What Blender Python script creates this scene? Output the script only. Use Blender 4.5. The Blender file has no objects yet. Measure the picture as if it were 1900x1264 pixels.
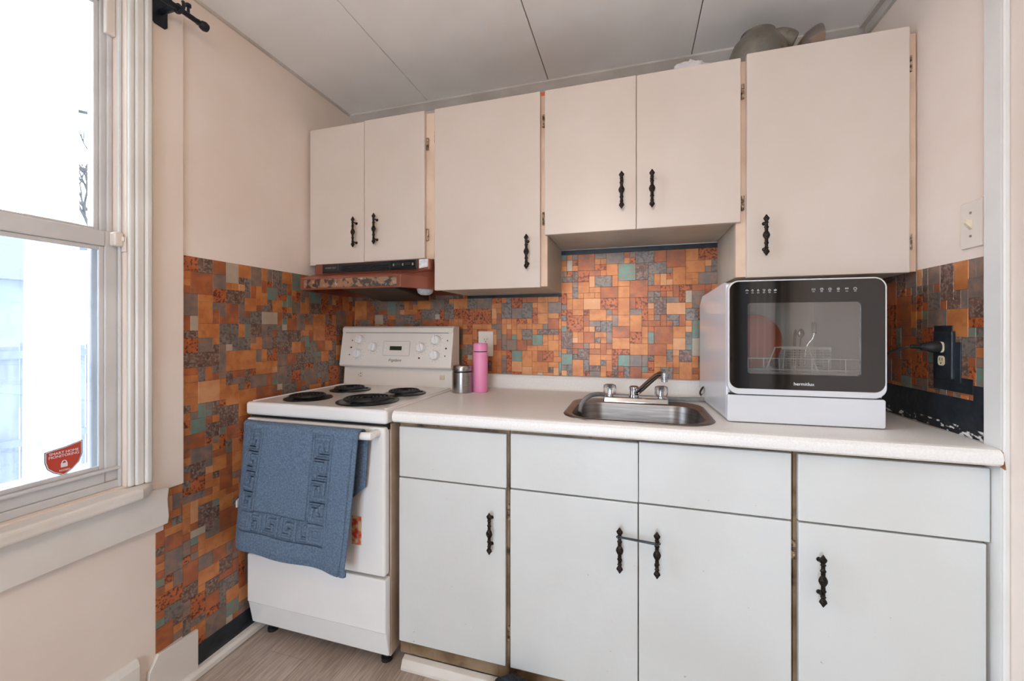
import bpy, bmesh, math, random
from mathutils import Vector, Matrix, noise as mnoise
random.seed(7)
scn = bpy.context.scene
COL = scn.collection

# ------------------------------------------------------------------ camera
CAM = Vector((1.45, -1.89, 1.20)); YAW = math.radians(16.512); FPX = 760.0; HOR = 611.0
cd = bpy.data.cameras.new('camera'); cam = bpy.data.objects.new('camera', cd); COL.objects.link(cam)
cam.location = CAM; cam.rotation_euler = (math.pi/2, 0, YAW)
cd.sensor_fit = 'HORIZONTAL'; cd.sensor_width = 36.0; cd.lens = FPX/1900*36
cd.shift_y = -(632-HOR)/1900; cd.clip_start = 0.02
scn.camera = cam
# ------------------------------------------------------------------ world, light, exposure
scn.view_settings.view_transform = 'Standard'; scn.view_settings.look = 'None'
scn.view_settings.gamma = 1.0; scn.view_settings.use_curve_mapping = False
scn.view_settings.exposure = 0.28
w = bpy.data.worlds.new('overcast_sky'); scn.world = w; w.use_nodes = True
bg = w.node_tree.nodes['Background']; bg.inputs[0].default_value = (0.78, 0.89, 1.0, 1); bg.inputs[1].default_value = 10.0
def portal(name, loc, rot, sx, sy):
    l = bpy.data.lights.new(name, 'AREA'); l.shape = 'RECTANGLE'; l.size = sx; l.size_y = sy
    l.cycles.is_portal = True
    o = bpy.data.objects.new(name, l); o.location = loc; o.rotation_euler = rot; COL.objects.link(o)
portal('daylight_portal_left', (-0.13, -1.67, 1.48), (0, math.radians(-90), 0), 1.5, 1.28)
portal('daylight_portal_rear', (1.10, -3.66, 1.06), (math.radians(90), 0, 0), 1.0, 1.98)
LAMP_STRENGTH = 23.0

# ------------------------------------------------------------------ colour + materials
def lin(c):
    return tuple(((v/255)/12.92 if v/255 <= .04045 else ((v/255+.055)/1.055)**2.4) for v in c)
def new_mat(name):
    m = bpy.data.materials.new(name); m.use_nodes = True
    nt = m.node_tree; return m, nt, nt.nodes['Principled BSDF']
def pm(name, c1, c2=None, scale=6.0, rough=.5, metal=0.0, bump=0.0, bscale=60.0, contrast=(.4, .6), stretch=(1, 1, 1), c3=None, s3=40, t3=(.62, .72), coat=0.0, spec=None):
    m, nt, p = new_mat(name); N = nt.nodes; L = nt.links
    p.inputs['Roughness'].default_value = rough; p.inputs['Metallic'].default_value = metal
    if coat: p.inputs['Coat Weight'].default_value = coat; p.inputs['Coat Roughness'].default_value = .12
    if spec is not None: p.inputs['Specular IOR Level'].default_value = spec
    a = (*lin(c1), 1); p.inputs['Base Color'].default_value = a
    g = N.new('ShaderNodeNewGeometry'); mp = N.new('ShaderNodeMapping'); L.new(g.outputs['Position'], mp.inputs[0])
    mp.inputs['Scale'].default_value = stretch
    def nz(sc, det=4):
        n = N.new('ShaderNodeTexNoise'); n.inputs['Scale'].default_value = sc; n.inputs['Detail'].default_value = det
        L.new(mp.outputs[0], n.inputs['Vector']); return n
    col = None
    if c2 is not None:
        n = nz(scale); mr = N.new('ShaderNodeMapRange'); mr.inputs[1].default_value = contrast[0]; mr.inputs[2].default_value = contrast[1]
        L.new(n.outputs['Fac'], mr.inputs[0])
        mx = N.new('ShaderNodeMix'); mx.data_type = 'RGBA'; mx.inputs[6].default_value = a; mx.inputs[7].default_value = (*lin(c2), 1)
        L.new(mr.outputs[0], mx.inputs[0]); col = mx.outputs[2]
        if c3 is not None:
            n3 = nz(s3, 5); m3 = N.new('ShaderNodeMapRange'); m3.inputs[1].default_value = t3[0]; m3.inputs[2].default_value = t3[1]
            L.new(n3.outputs['Fac'], m3.inputs[0])
            x3 = N.new('ShaderNodeMix'); x3.data_type = 'RGBA'; L.new(col, x3.inputs[6]); x3.inputs[7].default_value = (*lin(c3), 1)
            L.new(m3.outputs[0], x3.inputs[0]); col = x3.outputs[2]
        L.new(col, p.inputs['Base Color'])
    if bump:
        n = nz(bscale, 3); b = N.new('ShaderNodeBump'); b.inputs['Strength'].default_value = bump; b.inputs['Distance'].default_value = .004
        L.new(n.outputs['Fac'], b.inputs['Height']); L.new(b.outputs[0], p.inputs['Normal'])
    return m
M = {}
M['wall'] = pm('wall_paint', (236, 221, 208), (231, 214, 200), 2.5, .6, bump=.12, bscale=25)
M['trimw'] = pm('trim_paint', (229, 222, 213), (218, 208, 196), 4, .35, bump=.15, bscale=18, c3=(196, 178, 158), s3=9, t3=(.68, .8))
M['casing'] = pm('casing_paint', (228, 225, 220), (220, 216, 210), 4, .35, bump=.12, bscale=20)
M['vinyl'] = pm('window_vinyl', (214, 212, 210), (202, 199, 197), 5, .35)
M['ceil'] = pm('ceiling_panel', (246, 244, 241), (240, 237, 233), 3, .7, c3=(232, 220, 204), s3=2.2, t3=(.70, .80))
M['ceiltrim'] = pm('ceiling_strip', (206, 198, 190), (190, 182, 172), 6, .45)
M['cab'] = pm('cabinet_paint_upper', (213, 198, 185), (209, 194, 180), 3, .32, bump=.06, bscale=30)
M['cabb'] = pm('cabinet_paint_base', (216, 217, 214), (211, 211, 207), 3, .33, bump=.2, bscale=34, c3=(150, 132, 110), s3=48, t3=(.74, .78))
M['cabside'] = pm('cabinet_side_paint', (206, 198, 182), (192, 182, 164), 4, .4)
M['frame'] = pm('face_frame_upper', (226, 198, 174), (212, 182, 156), 8, .45)
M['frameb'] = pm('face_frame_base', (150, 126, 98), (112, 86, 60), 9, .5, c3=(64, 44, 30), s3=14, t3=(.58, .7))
M['iron'] = pm('black_bronze', (30, 26, 24), (46, 38, 32), 120, .32, .7, bump=.5, bscale=260)
M['hinge'] = pm('painted_hinge', (196, 168, 138), (90, 70, 56), 90, .4, .3)
M['counter'] = pm('counter_laminate', (242, 239, 234), (234, 230, 224), 220, .42, contrast=(.35, .65), bump=.08, bscale=300)
M['enamel'] = pm('white_enamel', (238, 236, 234), (234, 231, 228), 3, .16, coat=.3)
M['enamel2'] = pm('almond_console', (232, 224, 214), (226, 217, 206), 3, .25)
M['ovenside'] = pm('oven_side_paint', (196, 176, 156), (170, 146, 124), 7, .45)
M['black'] = pm('black_plastic', (24, 25, 27), (32, 33, 36), 40, .35)
M['blackrough'] = pm('coil_metal', (34, 35, 38), (52, 54, 58), 60, .45, .5)
M['bowl'] = pm('burner_bowl', (22, 23, 26), (36, 38, 42), 30, .28, .4)
M['gap'] = pm('dark_gap', (26, 22, 20), (40, 34, 28), 20, .8)
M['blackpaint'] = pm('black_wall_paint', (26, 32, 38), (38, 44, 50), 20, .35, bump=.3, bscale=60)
M['navyblack'] = pm('rod_metal', (22, 30, 42), (28, 36, 48), 20, .4, .3)
M['steel'] = pm('brushed_steel', (176, 172, 168), (160, 156, 152), 30, .26, 1.0, stretch=(1, 1, 14))
M['sinksteel'] = pm('sink_steel', (138, 131, 126), (120, 114, 109), 9, .34, 1.0, stretch=(1, 1, 20))
M['chrome'] = pm('chrome', (186, 188, 192), None, rough=.08, metal=1.0)
M['pink'] = pm('pink_lacquer', (240, 150, 192), (236, 142, 186), 6, .38)
M['hood'] = pm('copper_brown_enamel', (146, 84, 64), (128, 70, 52), 5, .26, .15)
M['hoodplate'] = pm('etched_strip', (176, 140, 112), (92, 84, 78), 46, .3, .7, contrast=(.46, .54), c3=(206, 200, 196), s3=60)
M['filter'] = pm('grease_filter', (92, 76, 58), (48, 38, 28), 380, .5, .6, bump=1, bscale=420)
M['label'] = pm('paper_label', (226, 226, 228), (200, 202, 206), 60, .6)
M['switch'] = pm('switch_plastic', (230, 220, 208), (224, 212, 200), 5, .35)
M['ivory'] = pm('ivory_plastic', (222, 206, 176), (206, 186, 150), 20, .4)
M['dww'] = pm('appliance_white', (214, 214, 216), (210, 210, 212), 3, .22, coat=.2)
M['dwglass'] = pm('dark_glass', (26, 22, 20), (30, 26, 23), 3, .05, spec=.8)
M['dwin'] = pm('tub_lining', (226, 218, 208), (220, 210, 200), 5, .35)
M['rack'] = pm('rack_coating', (232, 228, 222), None, rough=.4)
M['terra'] = pm('terracotta_plate', (206, 104, 66), (192, 90, 56), 8, .4)
M['hose'] = pm('grey_hose', (150, 152, 152), (138, 140, 140), 40, .45)
M['greypot'] = pm('dull_grey_metal', (132, 126, 114), (112, 106, 96), 16, .5, .4, c3=(84, 72, 60), s3=20)
M['bag'] = pm('white_film', (226, 222, 220), (210, 206, 204), 20, .35)
M['orange'] = pm('orange_plastic', (204, 92, 52), (190, 80, 44), 20, .4)
M['cloth'] = pm('blue_grey_terry', (108, 128, 150), (84, 102, 124), 160, .95, bump=.55, bscale=420, contrast=(.35, .65))
M['plank1'] = pm('vinyl_plank_a', (196, 180, 166), (172, 154, 140), 14, .42, stretch=(9, .7, 1), c3=(144, 126, 112), s3=20, t3=(.6, .75))
M['plank2'] = pm('vinyl_plank_b', (186, 169, 155), (162, 144, 130), 14, .42, stretch=(9, .7, 1), c3=(136, 118, 104), s3=20, t3=(.6, .75))
M['plank3'] = pm('vinyl_plank_c', (204, 189, 176), (180, 163, 149), 14, .42, stretch=(9, .7, 1), c3=(150, 132, 119), s3=20, t3=(.6, .75))
M['ledge'] = pm('lcd_green', (40, 46, 30), None, rough=.2)
M['redlamp'] = pm('red_lens', (90, 22, 20), None, rough=.2)
M['grey'] = pm('print_grey', (150, 146, 142), None, rough=.5)
M['inkd'] = pm('print_dark', (60, 54, 50), None, rough=.5)
M['inkw'] = pm('print_white', (232, 232, 232), None, rough=.5)
M['sticker'] = pm('sticker_red', (196, 70, 50), (188, 62, 44), 12, .4)
M['redlabel'] = pm('worn_red_label', (206, 70, 44), (222, 190, 150), 46, .5, contrast=(.42, .62))
M['wood'] = pm('weathered_fence', (82, 84, 92), (62, 64, 72), 10, .8, stretch=(1, 1, .2))
M['pole'] = pm('pole_wood', (122, 114, 110), (100, 94, 92), 10, .8, stretch=(6, 6, .5))
M['bark'] = pm('branch_bark', (58, 56, 56), (44, 42, 44), 20, .9)
M['ground'] = pm('yard_ground', (226, 228, 232), (214, 218, 222), 3, .9)
M['house'] = pm('neighbour_siding', (96, 102, 114), (86, 92, 104), 3, .8)
M['roof'] = pm('neighbour_roof', (70, 70, 74), (58, 58, 62), 14, .9)
M['hedge'] = pm('hedge_leaves', (150, 160, 160), (120, 132, 136), 14, .9)
M['curtain'] = pm('beige_curtain', (196, 178, 158), (182, 162, 142), 5, .9)
M['curtainw'] = pm('white_curtain', (222, 222, 220), (212, 212, 210), 5, .9)
M['navy'] = pm('dark_door_paint', (40, 44, 54), (48, 52, 62), 4, .5)
M['sponge'] = pm('dark_mat', (44, 52, 64), (30, 36, 46), 60, .95, bump=1, bscale=200)
M['rust'] = pm('raw_edge', (172, 112, 66), (132, 78, 40), 30, .8)
# mosaic palette
TM = []
TW = []
def tmat(name, wgt, c1, c2, **k):
    kw = dict(scale=18, rough=.36, metal=.3, bump=.1, bscale=90); kw.update(k)
    TM.append(pm('tile_'+name, c1, c2, **kw)); TW.append(wgt)
tmat('copper', 34, (206, 134, 78), (190, 116, 66), c3=(178, 106, 64), s3=34, t3=(.5, .72))
tmat('deep_copper', 13, (184, 106, 64), (166, 92, 56), c3=(140, 92, 68), s3=26, t3=(.45, .65))
tmat('rust', 11, (192, 108, 62), (176, 94, 54), c3=(102, 56, 40), s3=110, t3=(.5, .6))
tmat('brown_grey', 16, (156, 122, 102), (138, 112, 98), c3=(120, 108, 100), s3=34, t3=(.42, .62))
tmat('slate', 8, (140, 126, 114), (124, 112, 104), c3=(104, 90, 82), s3=100, t3=(.48, .6))
tmat('patina', 7, (118, 142, 128), (140, 120, 102), scale=34, c3=(104, 142, 130), s3=110, t3=(.5, .62))
tmat('umber', 8, (124, 92, 78), (98, 74, 64), scale=44, c3=(148, 124, 110), s3=130, t3=(.5, .6))
tmat('silver', 3, (188, 170, 150), (180, 160, 140))
tmat('pale_copper', 6, (216, 156, 110), (204, 142, 96))
M['grout'] = pm('tile_joint', (112, 74, 50), (88, 58, 42), 20, .7)

def glass_mat(name, tint, refl=.0, haze=0.0, rough=0.0):
    m = bpy.data.materials.new(name); m.use_nodes = True; nt = m.node_tree; N = nt.nodes; L = nt.links
    for n in list(N): N.remove(n)
    out = N.new('ShaderNodeOutputMaterial'); tr = N.new('ShaderNodeBsdfTransparent'); tr.inputs[0].default_value = (*tint, 1)
    gl = N.new('ShaderNodeBsdfGlossy'); gl.inputs['Roughness'].default_value = rough
    fr = N.new('ShaderNodeFresnel'); fr.inputs[0].default_value = 1.5 + refl
    mx = N.new('ShaderNodeMixShader'); L.new(fr.outputs[0], mx.inputs[0]); L.new(tr.outputs[0], mx.inputs[1]); L.new(gl.outputs[0], mx.inputs[2])
    last = mx
    if haze:
        df = N.new('ShaderNodeBsdfTranslucent'); df.inputs[0].default_value = (.8, .86, .95, 1)
        d2 = N.new('ShaderNodeBsdfDiffuse'); d2.inputs[0].default_value = (.6, .65, .7, 1)
        ad = N.new('ShaderNodeMixShader'); ad.inputs[0].default_value = .3; L.new(df.outputs[0], ad.inputs[1]); L.new(d2.outputs[0], ad.inputs[2])
        m2 = N.new('ShaderNodeMixShader'); m2.inputs[0].default_value = haze
        L.new(mx.outputs[0], m2.inputs[1]); L.new(ad.outputs[0], m2.inputs[2]); last = m2
    L.new(last.outputs[0], out.inputs[0]); return m
M['glass'] = glass_mat('window_glass', (.96, .98, 1))
M['screen'] = glass_mat('insect_screen', (.95, .97, 1), haze=.08)
M['dwpane'] = glass_mat('dishwasher_pane', (.93, .91, .89), refl=.55)
M['amber'] = glass_mat('amber_glass', (.85, .62, .45), haze=.2)
def acrylic():
    m, nt, p = new_mat('clear_acrylic'); p.inputs['Transmission Weight'].default_value = .9; p.inputs['Roughness'].default_value = .06
    p.inputs['IOR'].default_value = 1.45; p.inputs['Base Color'].default_value = (.95, .93, .9, 1); return m
M['acrylic'] = acrylic()
def emit(name, col, s):
    m, nt, p = new_mat(name); p.inputs['Base Color'].default_value = (*col, 1)
    p.inputs['Emission Color'].default_value = (*col, 1); p.inputs['Emission Strength'].default_value = s; return m
M['lamp'] = emit('warm_lamp_glass', (1.0, .74, .52), LAMP_STRENGTH)

# ------------------------------------------------------------------ mesh helpers
ORG = {}                                     # origin of each object in the space its geometry was written in
class MB:
    def __init__(s): s.v = []; s.f = []; s.m = []
    def add(s, vs, fs, mi=0):
        b = len(s.v); s.v += [tuple(v) for v in vs]; s.f += [tuple(b+i for i in f) for f in fs]; s.m += [mi]*len(fs); return s
    def box(s, x0, x1, y0, y1, z0, z1, mi=0):
        return s.add([(x0,y0,z0),(x1,y0,z0),(x1,y1,z0),(x0,y1,z0),(x0,y0,z1),(x1,y0,z1),(x1,y1,z1),(x0,y1,z1)],
                     [(0,3,2,1),(4,5,6,7),(0,1,5,4),(1,2,6,5),(2,3,7,6),(3,0,4,7)], mi)
    def prism(s, poly, axis, a, b, mi=0):     # poly in the two other axes (order x,y,z minus axis)
        def P(p, t):
            return {'x': (t, p[0], p[1]), 'y': (p[0], t, p[1]), 'z': (p[0], p[1], t)}[axis]
        n = len(poly); vs = [P(p, a) for p in poly]+[P(p, b) for p in poly]
        return s.add(vs, [tuple(range(n))[::-1], tuple(range(n, 2*n))]+[(i, (i+1) % n, n+(i+1) % n, n+i) for i in range(n)], mi)
    def lathe(s, prof, c=(0,0,0), axis='z', seg=24, sx=1, sy=1, mi=0, cap=True):
        vs = []; fs = []
        for r, h in prof:
            for k in range(seg):
                a = 2*math.pi*k/seg; p, q = r*math.cos(a)*sx, r*math.sin(a)*sy
                v = {'z': (p, q, h), 'y': (p, h, q), 'x': (h, p, q)}[axis]
                vs.append((c[0]+v[0], c[1]+v[1], c[2]+v[2]))
        for i in range(len(prof)-1):
            for k in range(seg): fs.append((i*seg+k, i*seg+(k+1) % seg, (i+1)*seg+(k+1) % seg, (i+1)*seg+k))
        if cap: fs += [tuple(range(seg))[::-1], tuple((len(prof)-1)*seg+k for k in range(seg))]
        return s.add(vs, fs, mi)
    def tube(s, pts, r, seg=8, mi=0, closed=False):
        pts = [Vector(p) for p in pts]; n = len(pts); vs = []; fs = []
        up = Vector((0, 0, 1)); prev = None
        for i, p in enumerate(pts):
            t = (pts[(i+1) % n]-pts[i-1]) if (closed or 0 < i < n-1) else (pts[1]-pts[0] if i == 0 else pts[-1]-pts[-2])
            t.normalize()
            if prev is None:
                a = t.cross(up);  a = a if a.length > .05 else t.cross(Vector((1, 0, 0)))
            else: a = prev-t*prev.dot(t)
            a.normalize(); prev = a; b = t.cross(a); rr = r(i/(n-1)) if callable(r) else r
            vs += [p+a*rr*math.cos(2*math.pi*k/seg)+b*rr*math.sin(2*math.pi*k/seg) for k in range(seg)]
        for i in range(n if closed else n-1):
            j = (i+1) % n
            fs += [(i*seg+k, i*seg+(k+1) % seg, j*seg+(k+1) % seg, j*seg+k) for k in range(seg)]
        if not closed: fs += [tuple(range(seg))[::-1], tuple((n-1)*seg+k for k in range(seg))]
        return s.add(vs, fs, mi)
def curve(pts, n=8):                          # Catmull-Rom through pts
    P = [Vector(p) for p in pts]; P = [P[0]*2-P[1]]+P+[P[-1]*2-P[-2]]; out = []
    for i in range(1, len(P)-2):
        for k in range(n):
            t = k/n; a, b, c, d = P[i-1:i+3]
            out.append(.5*((2*b)+(c-a)*t+(2*a-5*b+4*c-d)*t*t+(3*b-a-3*c+d)*t**3))
    return out+[P[-2]]
def rrect(cx, cy, hx, hy, r, n=6):
    out = []
    for q, (sx, sy) in enumerate(((1,1),(-1,1),(-1,-1),(1,-1))):
        for k in range(n+1):
            a = math.pi/2*(q+k/n); out.append((cx+sx*(hx-r)+r*math.cos(a), cy+sy*(hy-r)+r*math.sin(a)))
    return out
def link(o, parent=None):
    COL.objects.link(o)
    if parent: o.parent = parent
    return o
def obj(name, mb, mat, parent=None, bevel=0, smooth=False, seg=2, origin=None, angle=35):
    if isinstance(mb, bpy.types.Mesh): me = mb; o0 = origin or Vector((0,0,0))
    else:
        vs = [Vector(v) for v in mb.v]
        if origin is None:
            xs, ys, zs = zip(*[(v.x, v.y, v.z) for v in vs]); o0 = Vector(((min(xs)+max(xs))/2, (min(ys)+max(ys))/2, min(zs)))
        else: o0 = Vector(origin)
        me = bpy.data.meshes.new(name); me.from_pydata([v-o0 for v in vs], [], mb.f)
        mats = mat if isinstance(mat, (list, tuple)) else [mat]
        for m in mats: me.materials.append(M[m] if isinstance(m, str) else m)
        if len(mats) > 1: me.polygons.foreach_set('material_index', mb.m)
        bm = bmesh.new(); bm.from_mesh(me); bmesh.ops.recalc_face_normals(bm, faces=bm.faces); bm.to_mesh(me); bm.free()
        if smooth: me.shade_smooth(); me.set_sharp_from_angle(angle=math.radians(angle))
    o = bpy.data.objects.new(name, me); link(o, parent)
    ORG[o] = o0
    o.location = o0-(ORG[parent] if parent else Vector((0,0,0)))
    if bevel:
        b = o.modifiers.new('bevel', 'BEVEL'); b.width = bevel; b.segments = seg; b.limit_method = 'ANGLE'; b.angle_limit = math.radians(40)
    return o
def place(name, me, parent, at, rot=None, scale=None):        # share mesh data; at in parent's writing space
    o = bpy.data.objects.new(name, me); link(o, parent); ORG[o] = Vector(at)
    o.location = Vector(at)-(ORG[parent] if parent else Vector((0,0,0)))
    if rot: o.rotation_euler = rot
    if scale: o.scale = scale
    return o
def mesh(name, mb, mat, smooth=False):
    o = obj(name, mb, mat, origin=(0,0,0), smooth=smooth); me = o.data; bpy.data.objects.remove(o); return me
def tag(o, label, cat, group=None, kind=None):
    o['label'] = label; o['category'] = cat
    if group: o['group'] = group
    if kind: o['kind'] = kind
    return o
def thing(name, loc, label, cat, group=None, local=False, rz=0):
    o = bpy.data.objects.new(name, None); o.empty_display_size = .05; COL.objects.link(o); o.location = loc; o.rotation_euler = (0, 0, rz)
    ORG[o] = Vector((0,0,0)) if local else Vector(loc)
    return tag(o, label, cat, group)
def struct(name, mb, mat, label=None, cat=None, **k):
    o = obj(name, mb, mat, **k); o['kind'] = 'structure'
    if label: tag(o, label, cat)
    return o
def text(body, size, mat, name, parent, at, rot, shear=0.0, align='CENTER', extrude=.0003):
    cu = bpy.data.curves.new(name, 'FONT'); cu.body = body; cu.size = size; cu.shear = shear; cu.align_x = align; cu.align_y = 'CENTER'; cu.extrude = extrude
    t = bpy.data.objects.new(name, cu); COL.objects.link(t); bpy.context.view_layer.update()
    me = bpy.data.meshes.new_from_object(t.evaluated_get(bpy.context.evaluated_depsgraph_get())); bpy.data.objects.remove(t)
    me.materials.clear(); me.materials.append(M[mat]); return place(name, me, parent, at, rot)
FRONT = (math.pi/2, 0, 0)

# ================================================================== STRUCTURE
H = 2.34; XR = 2.29; YR = -3.6
# floor with planks
fl = struct('floor', MB().box(-.1, XR+.1, YR-.1, .1, -.06, -.006), 'gap', 'grey-brown wood-look plank floor of the kitchen', 'floor')
pw = .152; pms = {}
for i in range(16):
    x0 = i*pw; x1 = min(x0+pw, XR); y = -.25-((i*.43) % 1.2)+1.2
    while y > YR:
        y0 = max(y-1.2, YR); y1 = min(y, 0)
        if y1 > y0+.02:
            obj('plank', MB().box(x0+.0006, x1-.0006, y0+.0006, y1-.0006, -.006, 0), 'plank%d' % (random.randint(1, 3)), fl, bevel=.0008, seg=1)
        y -= 1.2
# ceiling panels
ce = struct('ceiling', MB().box(-.1, XR+.1, YR-.1, .1, H+.008, H+.08), 'gap', 'off-white panelled ceiling with long joints', 'ceiling')
xs = [0, .465, 1.076, 1.682, XR]; ys = [0, -1.24, -2.46, YR]
for i in range(4):
    for j in range(3):
        obj('ceiling_panel', MB().box(xs[i]+.0014, xs[i+1]-.0014, ys[j+1]+.001, ys[j]-.001, H, H+.008), 'ceil', ce, bevel=.003)
struct('trim_1', MB().prism([(0, H), (-.05, H), (-.05, H-.008), (-.012, H-.03), (-.012, H-.055), (0, H-.055)], 'x', 0, XR), 'ceiltrim', 'ceiling moulding above the upper cabinets', 'trim')
struct('trim_2', MB().box(0, .009, YR, -.05, H-.010, H), 'ceiltrim', 'thin ceiling strip along the window wall', 'trim')
struct('trim_3', MB().box(XR-.012, XR, YR, -.05, H-.045, H).box(XR-.03, XR, YR, -.05, H-.014, H), 'ceiltrim', 'ceiling strip along the light-switch wall', 'trim')
# walls
wb = struct('wall_back', MB().box(-.1, XR+.1, 0, .1, 0, H), 'wall', 'back wall behind the cabinets with copper mosaic backsplash', 'wall')
WY0, WY1, WZ0, WZ1 = -2.30, -1.045, .73, 2.24
wl = struct('wall_left', MB().box(-.12, 0, WY1, 0, 0, H).box(-.12, 0, YR, WY0, 0, H).box(-.12, 0, WY0, WY1, 0, WZ0).box(-.12, 0, WY0, WY1, WZ1, H), 'wall', 'left wall with the window and copper mosaic panels', 'wall')
wr = struct('wall_right', MB().box(XR, XR+.1, -.58, 0, 0, H).box(XR, XR+.1, YR, -.58, 0, H), 'wall', 'right wall with light switch and mosaic corner', 'wall')
# rear wall with an unseen glazed opening, added and sized for fill daylight
RX0, RX1, RZ0, RZ1 = .60, 1.60, .07, 2.05
struct('wall_rear', MB().box(-.1, RX0, YR-.1, YR, 0, H).box(RX1, XR+.1, YR-.1, YR, 0, H).box(RX0, RX1, YR-.1, YR, 0, RZ0).box(RX0, RX1, YR-.1, YR, RZ1, H), 'wall', 'rear wall of the kitchen with an added glazed opening for fill light', 'wall')
w2 = bpy.data.objects.new('fill_window', None); COL.objects.link(w2); w2.location = (1.1, YR, RZ0); ORG[w2] = Vector(w2.location); w2['kind'] = 'structure'; tag(w2, 'added two-pane glazing in the rear wall for fill light', 'window')
obj('frame', MB().box(RX0, RX0+.05, YR-.08, YR-.03, RZ0, RZ1).box(RX1-.05, RX1, YR-.08, YR-.03, RZ0, RZ1).box(RX0+.05, RX1-.05, YR-.08, YR-.03, RZ0, RZ0+.05).box(RX0+.05, RX1-.05, YR-.08, YR-.03, RZ1-.05, RZ1).box(1.08, 1.12, YR-.08, YR-.03, RZ0+.05, RZ1-.05), 'vinyl', w2, bevel=.004)
obj('pane', MB().box(RX0+.05, 1.08, YR-.058, YR-.054, RZ0+.05, RZ1-.05), 'glass', w2); obj('pane', MB().box(1.12, RX1-.05, YR-.058, YR-.054, RZ0+.05, RZ1-.05), 'glass', w2)
# dark door and curtains on the right wall beyond the picture (mirrored in the dishwasher)
d1 = bpy.data.objects.new('door_1', None); COL.objects.link(d1); d1.location = (XR, -1.95, 0); ORG[d1] = Vector(d1.location); d1['kind'] = 'structure'; tag(d1, 'dark painted door in the right wall', 'door')
obj('leaf', MB().box(XR-.03, XR, -2.3, -1.62, .01, 2.03), 'navy', d1, bevel=.004)
obj('door_frame', MB().box(XR-.02, XR, -2.37, -2.30, 0, 2.1).box(XR-.02, XR, -1.62, -1.55, 0, 2.1).box(XR-.02, XR, -2.3, -1.62, 2.03, 2.1), 'casing', d1, bevel=.004)
obj('door_handle', MB().lathe([(.012,0),(.012,-.03),(.028,-.04),(.03,-.055),(.02,-.07),(.002,-.072)], (XR-.03, -2.24, 1.0), 'x'), 'chrome', d1, smooth=True)
def curtain(y0, y1, m, label):
    n = 60; mb = MB(); vs = []; fs = []
    for k in range(n+1):
        t = k/n; y = y0+(y1-y0)*t; x = XR-.065+.022*math.sin(t*(y1-y0)*70)+.008*math.sin(t*31)
        vs += [(x, y, .12), (x*.5+(XR-.065)*.5, y, 2.16)]
    for k in range(n): fs.append((2*k, 2*k+2, 2*k+3, 2*k+1))
    mb.add(vs, fs); o = obj('curtain', mb, m, smooth=True, angle=180); o.modifiers.new('thick', 'SOLIDIFY').thickness = .003
    tag(o, label, 'curtain', 'curtains on the right wall')
curtain(-2.95, -2.22, 'curtain', 'beige curtain covering the hinge side of the dark door')
curtain(-1.86, -1.50, 'curtainw', 'white curtain beside the dark door')
cr = obj('curtain_rail', MB().tube([(XR-.065, -3.0, 2.17), (XR-.065, -1.2, 2.17)], .01).box(XR-.07, XR, -2.98, -2.96, 2.165, 2.175).box(XR-.07, XR, -1.24, -1.22, 2.165, 2.175), 'navyblack', smooth=True); tag(cr, 'dark rail carrying the curtains of the right wall', 'curtain rail')
# right-hand casing at the front end of the right wall
struct('trim_4', MB().box(XR-.012, XR, -.643, -.589, 0, H-.045).box(XR-.013, XR, -.650, -.643, 0, H-.045), 'casing', 'white vertical casing board beside the counter end', 'trim', bevel=.003)
# baseboards
bb = struct('baseboard_left', MB().prism([(0,0),(.02,0),(.026,.006),(.026,.022),(.018,.032),(0,.034)], 'y', -.97, -.55), 'trimw', 'worn white quarter-round strip beside the stove', 'baseboard', bevel=.002)
struct('baseboard_window', MB().prism([(0,.0),(.018,.0),(.018,.18),(.012,.196),(0,.20)], 'y', YR, -1.02).prism([(.018,0),(.03,0),(.03,.016),(.018,.026)], 'y', YR, -1.03), 'trimw', 'painted baseboard under the window with a broken end', 'baseboard', bevel=.002)
struct('baseboard_cabinet', MB().prism([(-.592,0),(-.622,0),(-.622,.012),(-.612,.034),(-.592,.04)], 'x', .665, XR-.02), 'trimw', 'white floor strip along the base cabinets', 'baseboard', bevel=.003)
# wall board between window casing and mosaic, wall patch near the floor
struct('trim_5', MB().box(0, .009, -.991, -.889, .685, H-.03), 'wall', 'flat painted board between window casing and mosaic', 'trim', bevel=.002)
struct('trim_6', MB().prism([(-.975,.0),(-.843,.0),(-.843,.165),(-.966,.172),(-.992,.13),(-.998,.06)], 'x', 0, .012), 'trimw', 'white wall patch under the mosaic near the floor', 'trim', bevel=.002)
# window casing mouldings
cs = MB()
for a, b, t in ((-1.045, -1.03, .012), (-1.03, -1.008, .018), (-1.008, -.991, .026)): cs.box(0, t, a, b, .728, 2.30)
for a, b, t in ((-2.30, -2.315, .012), (-2.315, -2.337, .018), (-2.337, -2.354, .026)): cs.box(0, t, b, a, .728, 2.30)
for a, b, t in ((2.24, 2.255, .012), (2.255, 2.277, .018), (2.277, 2.3, .026)): cs.box(0, t-.001, -2.35, -.992, a, b)
struct('trim_7', cs, 'casing', 'moulded white window casing', 'trim', bevel=.005, seg=3)

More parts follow.
